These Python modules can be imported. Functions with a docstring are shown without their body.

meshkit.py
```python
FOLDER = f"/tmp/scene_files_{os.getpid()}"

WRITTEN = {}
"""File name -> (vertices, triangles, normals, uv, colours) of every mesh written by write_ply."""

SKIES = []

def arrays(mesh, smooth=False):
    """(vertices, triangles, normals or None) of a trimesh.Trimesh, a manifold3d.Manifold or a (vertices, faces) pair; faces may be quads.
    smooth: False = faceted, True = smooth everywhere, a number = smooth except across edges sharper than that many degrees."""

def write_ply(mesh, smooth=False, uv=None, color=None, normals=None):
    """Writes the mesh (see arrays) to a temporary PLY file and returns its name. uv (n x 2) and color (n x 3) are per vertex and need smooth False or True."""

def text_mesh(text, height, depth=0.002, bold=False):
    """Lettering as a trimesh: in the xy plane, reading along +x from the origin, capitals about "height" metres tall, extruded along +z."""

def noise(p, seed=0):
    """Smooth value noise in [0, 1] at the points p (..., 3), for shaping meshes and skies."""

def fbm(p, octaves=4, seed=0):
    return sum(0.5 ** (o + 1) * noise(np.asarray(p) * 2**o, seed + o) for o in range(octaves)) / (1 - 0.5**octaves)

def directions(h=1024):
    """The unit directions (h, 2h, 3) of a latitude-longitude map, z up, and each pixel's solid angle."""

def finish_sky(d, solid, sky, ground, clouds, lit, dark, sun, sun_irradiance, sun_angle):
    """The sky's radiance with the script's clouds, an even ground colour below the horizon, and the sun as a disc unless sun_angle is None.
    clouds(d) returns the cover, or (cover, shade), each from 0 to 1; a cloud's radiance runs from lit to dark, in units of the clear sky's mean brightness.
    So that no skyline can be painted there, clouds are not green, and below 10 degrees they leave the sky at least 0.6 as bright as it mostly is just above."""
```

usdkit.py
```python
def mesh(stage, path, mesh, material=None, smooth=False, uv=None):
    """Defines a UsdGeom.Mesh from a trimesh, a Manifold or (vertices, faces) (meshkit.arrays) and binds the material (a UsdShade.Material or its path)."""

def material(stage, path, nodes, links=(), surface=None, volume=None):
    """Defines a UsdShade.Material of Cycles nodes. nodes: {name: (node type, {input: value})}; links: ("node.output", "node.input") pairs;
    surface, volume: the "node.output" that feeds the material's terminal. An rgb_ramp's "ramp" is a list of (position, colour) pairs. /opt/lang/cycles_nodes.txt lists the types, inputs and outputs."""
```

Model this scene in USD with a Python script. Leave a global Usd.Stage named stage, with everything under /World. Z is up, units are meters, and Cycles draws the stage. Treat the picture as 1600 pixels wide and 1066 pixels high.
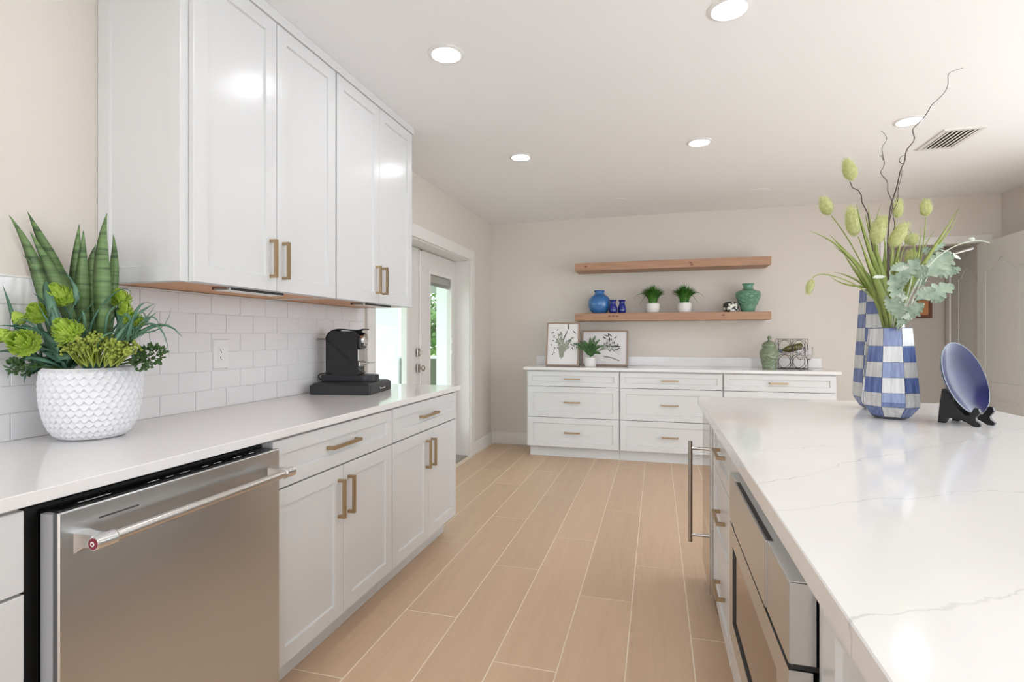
import math, random
import numpy as np, trimesh, usdkit
from pxr import Usd, UsdGeom, UsdLux, UsdShade, Gf, Sdf
from shapely.geometry import Polygon, box as sbox, Point, LineString
from shapely.ops import unary_union
from shapely import affinity
import meshkit

random.seed(7)
rng = np.random.default_rng(7)
PI = math.pi
stage = Usd.Stage.CreateInMemory()
UsdGeom.SetStageUpAxis(stage, 'Z')
UsdGeom.SetStageMetersPerUnit(stage, 1.0)
UsdGeom.Xform.Define(stage, '/World')
UsdGeom.Scope.Define(stage, '/World/Looks')

# ------------------------------------------------------------------ camera, sky, exposure
EYE = 1.22
YAW = math.atan(226 / 816.5)
FPX, HORIZON = 818.0, 526.5
CY, SY = math.cos(YAW), math.sin(YAW)
cam = UsdGeom.Camera.Define(stage, '/World/camera')
cam.AddTransformOp().Set(Gf.Matrix4d(CY, SY, 0, 0, 0, 0, 1, 0, SY, -CY, 0, 0, 0, 0, EYE, 1))
cam.CreateHorizontalApertureAttr(36.0)
cam.CreateVerticalApertureAttr(36.0 * 1066 / 1600)
cam.CreateFocalLengthAttr(36.0 * FPX / 1600)
cam.CreateVerticalApertureOffsetAttr(-36.0 * (533 - HORIZON) / 1600)
cam.CreateExposureAttr(0.42)

sky = UsdLux.DomeLight.Define(stage, '/World/sky')
sky.CreateIntensityAttr(0.9)
sky.CreateColorAttr(Gf.Vec3f(0.88, 0.94, 1.0))
sun = UsdLux.DistantLight.Define(stage, '/World/sun')
sun.CreateIntensityAttr(4.5)
sun.CreateAngleAttr(0.6)
sun.CreateColorAttr(Gf.Vec3f(0.97, 0.98, 1.0))
sun.AddRotateXYZOp().Set(Gf.Vec3f(28, 12, 0))     # high, from behind the camera: it falls on the patio and the garden
LAMP = 40          # radiance of the recessed lamps


def at(px, py, depth):
    """The world point at a distance (along the view axis) where pixel (px, py) was measured."""
    a, b = (px - 800) / FPX * depth, (HORIZON - py) / FPX * depth
    return np.array([-SY * depth + CY * a, CY * depth + SY * a, EYE + b])


# ------------------------------------------------------------------ prim helpers
used = {}
roots = {}


def numbered(parent, name):
    k = (parent, name)
    n = used.get(k, 0)
    used[k] = n + 1
    return name if n == 0 else f'{name}_{n:03d}'


def tag(p, label=None, cat=None, group=None, kind=None):
    p = p.GetPrim() if hasattr(p, 'GetPrim') else p
    for k, v in (('label', label), ('category', cat), ('group', group), ('kind', kind)):
        if v:
            p.SetCustomDataByKey(k, v)
    return p


def thing(name, label=None, cat=None, loc=(0, 0, 0), group=None, kind=None):
    path = '/World/' + numbered('/World', name)
    x = UsdGeom.Xform.Define(stage, path)
    x.AddTranslateOp().Set(Gf.Vec3d(*map(float, loc)))
    roots[path] = np.array(loc, float)
    return tag(x, label, cat, group, kind)


def obj(name, mesh, m, parent=None, smooth=30, label=None, cat=None, group=None, kind=None):
    """One Mesh prim, given in world coordinates, under parent (a thing or a part of one) or under /World."""
    base = str(parent.GetPath()) if parent is not None else '/World'
    off = roots.get('/'.join(base.split('/')[:3]), np.zeros(3)) if parent is not None else np.zeros(3)
    path = base + '/' + numbered(base, name)
    v, f = (np.array(mesh.vertices), np.array(mesh.faces)) if hasattr(mesh, 'vertices') else mesh
    g = usdkit.mesh(stage, path, trimesh.Trimesh(v - off, f, process=False), M[m], smooth=smooth)
    return tag(g, label, cat, group, kind)


def dup(root, loc, label=None, group=None, rz=0.0):
    was = root.GetCustomData()
    name = root.GetName()
    path = '/World/' + numbered('/World', name)
    x = UsdGeom.Xform.Define(stage, path)
    x.GetPrim().GetReferences().AddInternalReference(root.GetPath())
    x.ClearXformOpOrder()
    x.AddTranslateOp(opSuffix='place').Set(Gf.Vec3d(*map(float, loc)))
    if rz:
        x.AddRotateZOp(opSuffix='turn').Set(float(rz))
    x.GetPrim().SetInstanceable(True)
    return tag(x, label or was.get('label'), was.get('category'), group or was.get('group'))


# ------------------------------------------------------------------ mesh helpers
def cat_(*ms):
    ms = [m for m in ms if m is not None]
    return ms[0] if len(ms) == 1 else trimesh.util.concatenate(ms)


def fixed(v, f):
    m = trimesh.Trimesh(np.array(v, float), np.array(f), process=False)
    if m.volume < 0:
        m.invert()
    return m


def rings(loops, cap=True, capb=True):
    """Closed skin over successive loops of equal length."""
    n = len(loops[0])
    v = np.vstack(loops)
    f = []
    for i in range(len(loops) - 1):
        for j in range(n):
            a, b = i * n + j, i * n + (j + 1) % n
            f += [[a, b, b + n], [a, b + n, a + n]]
    if capb:
        c = len(v)
        v = np.vstack([v, np.mean(loops[0], 0)])
        f += [[c, (j + 1) % n, j] for j in range(n)]
    if cap:
        c = len(v)
        v = np.vstack([v, np.mean(loops[-1], 0)])
        o = (len(loops) - 1) * n
        f += [[c, o + j, o + (j + 1) % n] for j in range(n)]
    return fixed(v, f)


def box(x0, x1, y0, y1, z0, z1, b=0.0):
    """A box, its edges chamfered by b."""
    x0, x1 = sorted((x0, x1)); y0, y1 = sorted((y0, y1)); z0, z1 = sorted((z0, z1))
    if not b:
        m = trimesh.creation.box([x1 - x0, y1 - y0, z1 - z0])
        m.apply_translation([(x0 + x1) / 2, (y0 + y1) / 2, (z0 + z1) / 2])
        return m
    b = min(b, (x1 - x0) / 2.2, (y1 - y0) / 2.2, (z1 - z0) / 2.2)

    def oct_(i, z):
        a, c, d, e = x0 + i, x1 - i, y0 + i, y1 - i
        return np.array([[a + b, d, z], [c - b, d, z], [c, d + b, z], [c, e - b, z], [c - b, e, z], [a + b, e, z], [a, e - b, z], [a, d + b, z]])
    return rings([oct_(b, z0), oct_(0, z0 + b), oct_(0, z1 - b), oct_(b, z1)])


def place(mesh, o, u, n):
    """Local (along, outward, up) to world: o + along*u + outward*n + up*z."""
    v = np.array(mesh.vertices)
    w = np.asarray(o, float) + v[:, :1] * np.asarray(u, float) + v[:, 1:2] * np.asarray(n, float) + v[:, 2:] * np.array([0, 0, 1.0])
    return fixed(w, np.array(mesh.faces))


def panel(w, h, prof):
    """A front of w x h: nested rectangles (inset, outward)."""
    return rings([np.array([[i, n, i], [w - i, n, i], [w - i, n, h - i], [i, n, h - i]]) for i, n in prof])


def shaker(w, h, t=0.02, rail=0.057, rec=0.009):
    return panel(w, h, [(0, 0), (0, t - 0.0015), (0.0015, t), (rail, t), (rail + 0.003, t - rec)])


def slab(w, h, t=0.02):
    return panel(w, h, [(0, 0), (0, t - 0.0015), (0.0015, t)])


def bar_handle(length, s=0.011, off=0.032):
    """A squared U-shaped pull along the first axis, centred; outward is +y."""
    L = length / 2
    p = Polygon([(-L, 0), (-L, off), (L, off), (L, 0), (L - s, 0), (L - s, off - s), (-L + s, off - s), (-L + s, 0)])
    m = trimesh.creation.extrude_polygon(p, s * 1.15, engine='earcut')
    m.apply_translation([0, 0, -s * 0.575])
    return m


def upright(m):
    v = np.array(m.vertices)
    return fixed(np.c_[v[:, 2], v[:, 1], v[:, 0]], np.array(m.faces))


def lathe(prof, n=40, c=(0, 0, 0)):
    prof = np.array(prof, float)
    a = np.linspace(0, 2 * PI, n, endpoint=False)
    L = [np.c_[r * np.cos(a), r * np.sin(a), np.full(n, z)] + np.asarray(c) for r, z in prof]
    return rings(L)


def spline(pts, n=24):
    from scipy.interpolate import CubicSpline
    pts = np.asarray(pts, float)
    d = np.r_[0, np.cumsum(np.linalg.norm(np.diff(pts, axis=0), axis=1))]
    return CubicSpline(d, pts)(np.linspace(0, d[-1], n))


def tube(p, r, sides=8):
    p = np.asarray(p, float)
    r = np.broadcast_to(r, (len(p),))
    t = np.gradient(p, axis=0)
    t /= np.linalg.norm(t, axis=1, keepdims=True) + 1e-12
    ref = np.array([0, 0, 1.0]) if abs(t[:, 2]).mean() < 0.8 else np.array([1.0, 0, 0])
    a = np.cross(t, ref); a /= np.linalg.norm(a, axis=1, keepdims=True) + 1e-12
    b = np.cross(t, a)
    g = np.arange(sides) * 2 * PI / sides
    return rings([p[i] + r[i] * (np.cos(g)[:, None] * a[i] + np.sin(g)[:, None] * b[i]) for i in range(len(p))])


def cyl(p0, p1, r, sides=20, r1=None):
    return tube([p0, p1], [r, r if r1 is None else r1], sides)


def ball(c, r, sub=2, sc=(1, 1, 1)):
    m = trimesh.creation.icosphere(sub, r)
    m.apply_scale(sc)
    m.apply_translation(c)
    return m


def blade(p, w, facing=(0, -1, 0), fold=0.15, th=0.0008):
    """A leaf: centre line p (n x 3), half widths w (n), lying across `facing`, with a folded midrib and a little thickness."""
    p = np.asarray(p, float); w = np.asarray(w, float)
    t = np.gradient(p, axis=0); t /= np.linalg.norm(t, axis=1, keepdims=True) + 1e-12
    s = np.cross(t, np.asarray(facing, float)); s /= np.linalg.norm(s, axis=1, keepdims=True) + 1e-9
    nrm = np.cross(s, t)
    L = []
    for i in range(len(p)):
        k = max(w[i], 1e-5)
        e = min(th, k * 0.6)
        L.append(np.array([p[i] - s[i] * k - nrm[i] * k * fold, p[i] + nrm[i] * e, p[i] + s[i] * k - nrm[i] * k * fold, p[i] - nrm[i] * e]))
    return rings(L)


def rotz(m, deg, c=(0, 0, 0)):
    m = m.copy()
    m.apply_transform(trimesh.transformations.rotation_matrix(math.radians(deg), [0, 0, 1], c))
    return m


def plate_with_holes(outer, holes, th, to3):
    """Shapely outline with holes, extruded; to3 maps (a, b, t) to world."""
    m = trimesh.creation.extrude_polygon(outer.difference(unary_union(holes)) if holes else outer, th, engine='earcut')
    return fixed(to3(np.array(m.vertices)), np.array(m.faces))


# ------------------------------------------------------------------ materials
M = {}


def mat(name, nodes, links, surface='p.BSDF'):
    M[name] = usdkit.material(stage, '/World/Looks/' + name, nodes, links, surface=surface)


def plain(name, color, rough=0.5, metal=0.0, bump=None, **kw):
    nodes = {'p': ('principled_bsdf', {'base_color': color, 'roughness': rough, 'metallic': metal, **kw})}
    links = []
    if bump:
        nodes['g'] = ('geometry', {})
        nodes['n'] = ('noise_texture', {'scale': bump[0], 'detail': 3.0})
        nodes['b'] = ('bump', {'strength': bump[1], 'distance': bump[2]})
        links = [('g.position', 'n.vector'), ('n.fac', 'b.height'), ('b.normal', 'p.normal')]
    mat(name, nodes, links)


def varied(name, c1, c2, rough=0.5, scale=(8, 8, 8), transl=0.0, kind='noise', rand=0.0, **kw):
    """Two colours mixed by stretched noise, offset per object."""
    nodes = {'g': ('geometry', {}), 'o': ('object_info', {}), 'm': ('mapping', {'scale': scale}),
             'n': ('noise_texture', {'scale': 1.0, 'detail': 4.0, 'roughness': 0.6}),
             'r': ('rgb_ramp', {'ramp': [(0.3, c1), (0.7, c2)]}),
             'p': ('principled_bsdf', {'roughness': rough, **kw})}
    links = [('g.position', 'm.vector'), ('m.vector', 'n.vector'), ('n.fac', 'r.fac'), ('r.color', 'p.base_color')]
    if transl:
        nodes['t'] = ('translucent_bsdf', {})
        nodes['x'] = ('mix_closure', {'fac': transl})
        links += [('r.color', 't.color'), ('p.BSDF', 'x.closure1'), ('t.BSDF', 'x.closure2')]
        mat(name, nodes, links, 'x.closure')
    else:
        mat(name, nodes, links)


plain('wall_paint', (0.71, 0.655, 0.595), 0.75, bump=(180, 0.08, 0.002))
plain('ceiling_paint', (0.90, 0.905, 0.91), 0.85, bump=(120, 0.1, 0.002))
plain('cabinet_white', (0.70, 0.70, 0.70), 0.25)
plain('trim_white', (0.80, 0.775, 0.75), 0.35)
plain('door_white', (0.74, 0.725, 0.70), 0.4)
plain('tile_white', (0.80, 0.79, 0.80), 0.12)
plain('splash_grout', (0.80, 0.785, 0.785), 0.8)
plain('floor_grout', (0.88, 0.76, 0.62), 0.85)
plain('brass', (0.44, 0.32, 0.19), 0.36, 0.9)
plain('chrome', (0.75, 0.75, 0.76), 0.12, 1.0)
plain('nickel', (0.50, 0.47, 0.43), 0.3, 1.0)
plain('dark_metal', (0.12, 0.10, 0.09), 0.45, 0.8)
plain('black_plastic', (0.012, 0.012, 0.013), 0.33)
plain('black_gloss', (0.01, 0.01, 0.011), 0.12)
plain('charcoal', (0.026, 0.027, 0.031), 0.4)
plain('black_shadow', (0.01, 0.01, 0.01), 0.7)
plain('medallion_red', (0.22, 0.02, 0.04), 0.3)
plain('white_plastic', (0.82, 0.81, 0.80), 0.3)
plain('grey_plastic', (0.42, 0.42, 0.43), 0.4)
plain('slot_dark', (0.05, 0.05, 0.05), 0.6)
plain('blind_grey', (0.45, 0.42, 0.40), 0.5)
plain('pot_white', (0.80, 0.80, 0.83), 0.55)
plain('ceramic_white', (0.80, 0.77, 0.75), 0.45)
plain('soil', (0.05, 0.035, 0.02), 0.9)
plain('blue_glass_vase', (0.035, 0.16, 0.42), 0.15, coat_weight=0.5)
plain('cobalt', (0.008, 0.02, 0.22), 0.08, coat_weight=0.6)
plain('celadon', (0.13, 0.30, 0.21), 0.2, coat_weight=0.5)
plain('sage', (0.20, 0.25, 0.15), 0.25, coat_weight=0.4)
plain('paper', (0.80, 0.77, 0.77), 0.7)
plain('print_ink', (0.075, 0.085, 0.075), 0.8)
plain('print_green', (0.30, 0.32, 0.25), 0.8)
plain('frame_wood', (0.36, 0.26, 0.20), 0.5)
plain('red_wood', (0.23, 0.09, 0.06), 0.5)
plain('wire', (0.10, 0.08, 0.08), 0.4, 0.7)
plain('bottle_green', (0.10, 0.10, 0.012), 0.08, coat_weight=0.5)
plain('bottle_foil', (0.10, 0.15, 0.20), 0.35, 0.5)
plain('easel_black', (0.012, 0.012, 0.013), 0.35)
plain('seam_dark', (0.10, 0.11, 0.14), 0.3)
plain('twig', (0.085, 0.06, 0.055), 0.7)
plain('pale_stem', (0.55, 0.60, 0.48), 0.6)
plain('porch_green', (0.10, 0.125, 0.075), 0.7)
plain('porch_white', (0.78, 0.82, 0.82), 0.6)
plain('porch_grey', (0.40, 0.42, 0.40), 0.7)
plain('concrete', (0.60, 0.585, 0.57), 0.9)
plain('light_bar', (0.82, 0.80, 0.76), 0.5)
plain('glass_rim', (0.25, 0.30, 0.34), 0.15)
mat('lamp_glow', {'e': ('emission', {'color': (0.98, 0.985, 1.0), 'strength': LAMP})}, [], 'e.emission')
mat('pane', {'t': ('transparent_bsdf', {'color': (0.97, 0.985, 0.98)}), 'g': ('glossy_bsdf', {'roughness': 0.02, 'color': (0.9, 0.9, 0.9)}), 'f': ('layer_weight', {'blend': 0.5}),
             'w': ('math', {'math_type': 'power', 'value2': 4.0}), 'k': ('math', {'math_type': 'multiply_add', 'value2': 0.5, 'value3': 0.02}), 'x': ('mix_closure', {})},
    [('f.facing', 'w.value1'), ('w.value', 'k.value1'), ('k.value', 'x.fac'), ('t.BSDF', 'x.closure1'), ('g.BSDF', 'x.closure2')], 'x.closure')
mat('clear_glass', {'g': ('glass_bsdf', {'roughness': 0.0, 'IOR': 1.45, 'color': (0.97, 0.97, 0.98)})}, [], 'g.BSDF')


plain('stainless', (0.60, 0.615, 0.625), 0.27, 1.0)
plain('stainless_light', (0.64, 0.62, 0.60), 0.22, 1.0)
plain('brushed_alu', (0.72, 0.72, 0.71), 0.5, 0.5)
plain('mirror_glass', (0.32, 0.26, 0.22), 0.05, 1.0)
plain('window_brown', (0.30, 0.24, 0.21), 0.08, 1.0)


def wood(name, ramp, rough, stretch, rand=0.25, rings_=0.6, spec=0.5):
    """Long-grained wood; the grain runs along the axis with the small stretch; every piece has its own offset and tone."""
    nodes = {'g': ('geometry', {}), 'o': ('object_info', {}), 's': ('vector_math', {'math_type': 'scale', 'scale': 37.0}),
             'cx': ('combine_xyz', {}), 'a': ('vector_math', {'math_type': 'add'}),
             'm': ('mapping', {'scale': stretch}), 'n': ('noise_texture', {'scale': 1.0, 'detail': 6.0, 'roughness': 0.62, 'distortion': rings_}),
             'm2': ('mapping', {'scale': tuple(v * 6 for v in stretch)}), 'n2': ('noise_texture', {'scale': 1.0, 'detail': 3.0}),
             'w': ('math', {'math_type': 'multiply_add', 'value2': 0.35, 'value3': 0.0}), 'w2': ('math', {'math_type': 'multiply_add', 'value2': 0.65}),
             'r': ('rgb_ramp', {'ramp': ramp}), 'h': ('hsv', {}), 'v': ('map_range', {'to_min': 1 - rand / 2, 'to_max': 1 + rand / 2}),
             'p': ('principled_bsdf', {'roughness': rough, 'specular_ior_level': spec})}
    links = [('o.random', 'cx.x'), ('o.random', 'cx.y'), ('o.random', 'cx.z'), ('cx.vector', 's.vector1'), ('g.position', 'a.vector1'), ('s.vector', 'a.vector2'),
             ('a.vector', 'm.vector'), ('m.vector', 'n.vector'), ('a.vector', 'm2.vector'), ('m2.vector', 'n2.vector'),
             ('n2.fac', 'w.value1'), ('n.fac', 'w2.value1'), ('w.value', 'w2.value3'), ('w2.value', 'r.fac'), ('r.color', 'h.color'), ('o.random', 'v.value'), ('v.result', 'h.value'), ('h.color', 'p.base_color')]
    mat(name, nodes, links)


wood('oak_plank', [(0.25, (0.59, 0.40, 0.262)), (0.5, (0.65, 0.455, 0.305)), (0.75, (0.69, 0.49, 0.338))], 0.42, (14, 1.1, 14), 0.10)
wood('shelf_wood', [(0.25, (0.30, 0.155, 0.09)), (0.5, (0.42, 0.235, 0.145)), (0.75, (0.50, 0.30, 0.195))], 0.5, (1.3, 22, 22), 0.10, 1.2)
wood('orange_wood', [(0.2, (0.66, 0.30, 0.12)), (0.8, (0.76, 0.38, 0.17))], 0.45, (10, 1.5, 10), 0.08)


def quartz(name, base, vein, veins, amount):
    """White quartz; each vein (y at x = 0, slope, wander, half width) is a thin wandering grey line across the slab."""
    nodes = {'g': ('geometry', {}), 'x': ('separate_xyz', {}), 'n': ('noise_texture', {'scale': 2.6, 'detail': 6.0, 'roughness': 0.55}),
             'k': ('noise_texture', {'scale': 5.0, 'detail': 2.0}), 'kr': ('map_range', {'from_min': 0.36, 'from_max': 0.66, 'to_min': 0.15, 'to_max': amount, 'clamp': True}),
             'cl': ('noise_texture', {'scale': 3.0, 'detail': 4.0}), 'clr': ('rgb_ramp', {'ramp': [(0.3, tuple(0.975 * c for c in base)), (0.7, base)]}),
             'c': ('mix', {'color2': vein}), 'f': ('math', {'math_type': 'multiply'}), 'p': ('principled_bsdf', {'roughness': 0.09})}
    links = [('g.position', 'x.vector'), ('g.position', 'n.vector'), ('g.position', 'k.vector'), ('g.position', 'cl.vector'), ('cl.fac', 'clr.fac'), ('clr.color', 'c.color1'), ('k.fac', 'kr.value')]
    last = None
    for i, (y0, sl, wander, hw) in enumerate(veins):
        nodes |= {f'a{i}': ('math', {'math_type': 'multiply_add', 'value2': sl, 'value3': y0 - wander * 0.5}), f'b{i}': ('math', {'math_type': 'multiply_add', 'value2': wander}),
                  f's{i}': ('math', {'math_type': 'subtract'}), f'd{i}': ('math', {'math_type': 'absolute'}), f'r{i}': ('map_range', {'from_min': hw * 0.25, 'from_max': hw, 'to_min': 1.0, 'to_max': 0.0, 'clamp': True})}
        links += [('x.x', f'a{i}.value1'), ('n.fac', f'b{i}.value1'), (f'a{i}.value', f'b{i}.value3'), ('x.y', f's{i}.value1'), (f'b{i}.value', f's{i}.value2'), (f's{i}.value', f'd{i}.value1'), (f'd{i}.value', f'r{i}.value')]
        if last:
            nodes[f'm{i}'] = ('math', {'math_type': 'maximum'})
            links += [(last, f'm{i}.value1'), (f'r{i}.result', f'm{i}.value2')]
            last = f'm{i}.value'
        else:
            last = f'r{i}.result'
    links += [(last, 'f.value1'), ('kr.result', 'f.value2'), ('f.value', 'c.fac'), ('c.color', 'p.base_color')]
    mat(name, nodes, links)


quartz('quartz', (0.83, 0.82, 0.815), (0.40, 0.40, 0.41), ((1.00, 0.97, 0.28, 0.0035), (0.93, 0.50, 0.26, 0.0026), (0.50, 0.64, 0.22, 0.0028), (1.40, 0.42, 0.3, 0.0022), (0.10, 0.8, 0.3, 0.003), (2.0, 0.35, 0.3, 0.002)), 0.42)
quartz('quartz_plain', (0.82, 0.80, 0.79), (0.62, 0.61, 0.61), ((0.4, 0.9, 0.3, 0.002), (5.5, 0.2, 0.2, 0.002)), 0.25)
varied('snake_leaf', (0.085, 0.17, 0.05), (0.15, 0.27, 0.085), 0.45, (14, 14, 14))
# dark cross-bands on the snake plant leaves
mat('snake_green', {'g': ('geometry', {}), 'm': ('mapping', {'scale': (4, 4, 62)}), 'n': ('noise_texture', {'scale': 1.0, 'detail': 3.0, 'distortion': 0.6}),
                    'r': ('rgb_ramp', {'ramp': [(0.36, (0.04, 0.085, 0.03)), (0.47, (0.115, 0.20, 0.065)), (0.7, (0.17, 0.29, 0.10))]}), 'p': ('principled_bsdf', {'roughness': 0.42})},
    [('g.position', 'm.vector'), ('m.vector', 'n.vector'), ('n.fac', 'r.fac'), ('r.color', 'p.base_color')])
varied('lime_petal', (0.45, 0.63, 0.05), (0.63, 0.80, 0.16), 0.5, (40, 40, 40), 0.3)
varied('teal_blade', (0.07, 0.19, 0.12), (0.19, 0.36, 0.24), 0.45, (25, 25, 9), 0.2)
varied('olive_sprig', (0.22, 0.29, 0.03), (0.36, 0.41, 0.07), 0.6, (40, 40, 40))
varied('dark_sprig', (0.035, 0.09, 0.02), (0.09, 0.18, 0.05), 0.55, (60, 60, 60), 0.1)
varied('grass_green', (0.03, 0.13, 0.015), (0.10, 0.30, 0.04), 0.45, (60, 60, 14), 0.2)
varied('fern_green', (0.025, 0.09, 0.02), (0.08, 0.20, 0.05), 0.45, (40, 40, 40), 0.15)
varied('reed_green', (0.25, 0.33, 0.06), (0.46, 0.52, 0.17), 0.45, (25, 25, 6), 0.25)
varied('foxtail', (0.52, 0.56, 0.22), (0.72, 0.73, 0.42), 0.8, (90, 90, 90), 0.35)
varied('dusty_leaf', (0.28, 0.38, 0.28), (0.50, 0.58, 0.46), 0.75, (30, 30, 30), 0.15)
varied('dusty_white', (0.62, 0.70, 0.62), (0.75, 0.78, 0.68), 0.75, (30, 30, 30), 0.15)
varied('lawn', (0.10, 0.24, 0.04), (0.20, 0.38, 0.08), 0.9, (1.5, 1.5, 1.5))
varied('shrub_leaf', (0.05, 0.14, 0.03), (0.18, 0.34, 0.09), 0.7, (3, 3, 3), 0.2)


def ribbed(name, c1, c2, freq, rough):
    """Glazed glass with fine upright ribs."""
    mat(name, {'t': ('geometry', {}), 'm': ('mapping', {'scale': (freq, freq, 6)}), 'n': ('noise_texture', {'scale': 1.0, 'detail': 3.0}), 'r': ('rgb_ramp', {'ramp': [(0.35, c1), (0.62, c2)]}),
               'b': ('bump', {'strength': 0.25, 'distance': 0.002}), 'p': ('principled_bsdf', {'roughness': rough, 'coat_weight': 0.6})},
        [('t.position', 'm.vector'), ('m.vector', 'n.vector'), ('n.fac', 'r.fac'), ('r.color', 'p.base_color'), ('n.fac', 'b.height'), ('b.normal', 'p.normal')])


ribbed('square_blue', (0.065, 0.095, 0.25), (0.13, 0.185, 0.38), 110, 0.18)
ribbed('square_white', (0.44, 0.44, 0.44), (0.58, 0.57, 0.56), 110, 0.2)
# iridescent cobalt dish
mat('dish_blue', {'g': ('geometry', {}), 'n': ('noise_texture', {'scale': 14.0, 'detail': 3.0}), 'r': ('rgb_ramp', {'ramp': [(0.35, (0.0025, 0.003, 0.05)), (0.7, (0.009, 0.009, 0.085))]}),
                  'p': ('principled_bsdf', {'roughness': 0.2, 'specular_ior_level': 0.25})},
    [('g.position', 'n.vector'), ('n.fac', 'r.fac'), ('r.color', 'p.base_color')])
mat('blotched', {'g': ('geometry', {}), 'n': ('voronoi_texture', {'scale': 34.0}), 'r': ('rgb_ramp', {'ramp': [(0.0, (0.75, 0.73, 0.66)), (0.5, (0.75, 0.73, 0.66)), (0.56, (0.03, 0.03, 0.025)), (1, (0.03, 0.03, 0.025))]}), 'p': ('principled_bsdf', {'roughness': 0.4})},
    [('g.position', 'n.vector'), ('n.distance', 'r.fac'), ('r.color', 'p.base_color')])

# ------------------------------------------------------------------ dimensions
WX, BY, CEIL, RX = -1.84, 5.74, 2.515, 3.0       # left wall, back wall, ceiling, right wall
NEAR = -3.2                                       # the open-plan side behind the camera
CT = 0.914                                        # worktop height
SPL = CT + 6 * 0.0805

# ------------------------------------------------------------------ the room shell
# floor: grout bed with wood-look planks standing 2 mm proud
fl = thing('floor', kind='structure')
obj('grout_bed', box(WX - 0.02, 3.6, NEAR, 6.6, -0.06, -0.0010), 'floor_grout', fl)
PW, PL, G = 0.2425, 1.268, 0.0021
offs = {-1: 2.24, 0: 2.87, 1: 2.466, 2: 3.146, 3: 2.68, 4: 2.13, 5: 1.64}
for k in range(-11, 8):
    xr = 0.132 - PW * k
    xl = xr - PW
    x1, x0 = min(xr - G, 2.99), max(xl + G, WX + 0.005)
    if x1 - x0 < 0.02:
        continue
    o = offs.get(k, 2.0 + (k * 0.437) % PL)
    lo, hi = (NEAR + 0.01, BY - 0.003) if k < -7 or not (x0 > 2.12 and x1 < 2.85) else (NEAR + 0.01, 6.4)
    y = o - PL * 6
    while y < hi:
        a, b = max(y + G, lo), min(y + PL - G, hi)
        if b - a > 0.03:
            obj('plank', box(x0, x1, a, b, -0.012, 0.0, 0.0012), 'oak_plank', fl)
        y += PL

# ceiling
obj('ceiling', box(WX - 0.25, 3.6, NEAR, 6.6, CEIL, CEIL + 0.1), 'ceiling_paint', kind='structure')

# left wall with the opening of the garden doors
DO0, DO1, DOZ = 3.15, 5.03, 2.005
wl = thing('wall_left', kind='structure')
m = plate_with_holes(sbox(NEAR, 0, BY + 0.12, CEIL), [sbox(DO0, -0.1, DO1, DOZ)], 0.24, lambda v: np.c_[WX - 0.24 + v[:, 2], v[:, 0], v[:, 1]])
obj('plaster', m, 'wall_paint', wl)
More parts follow.
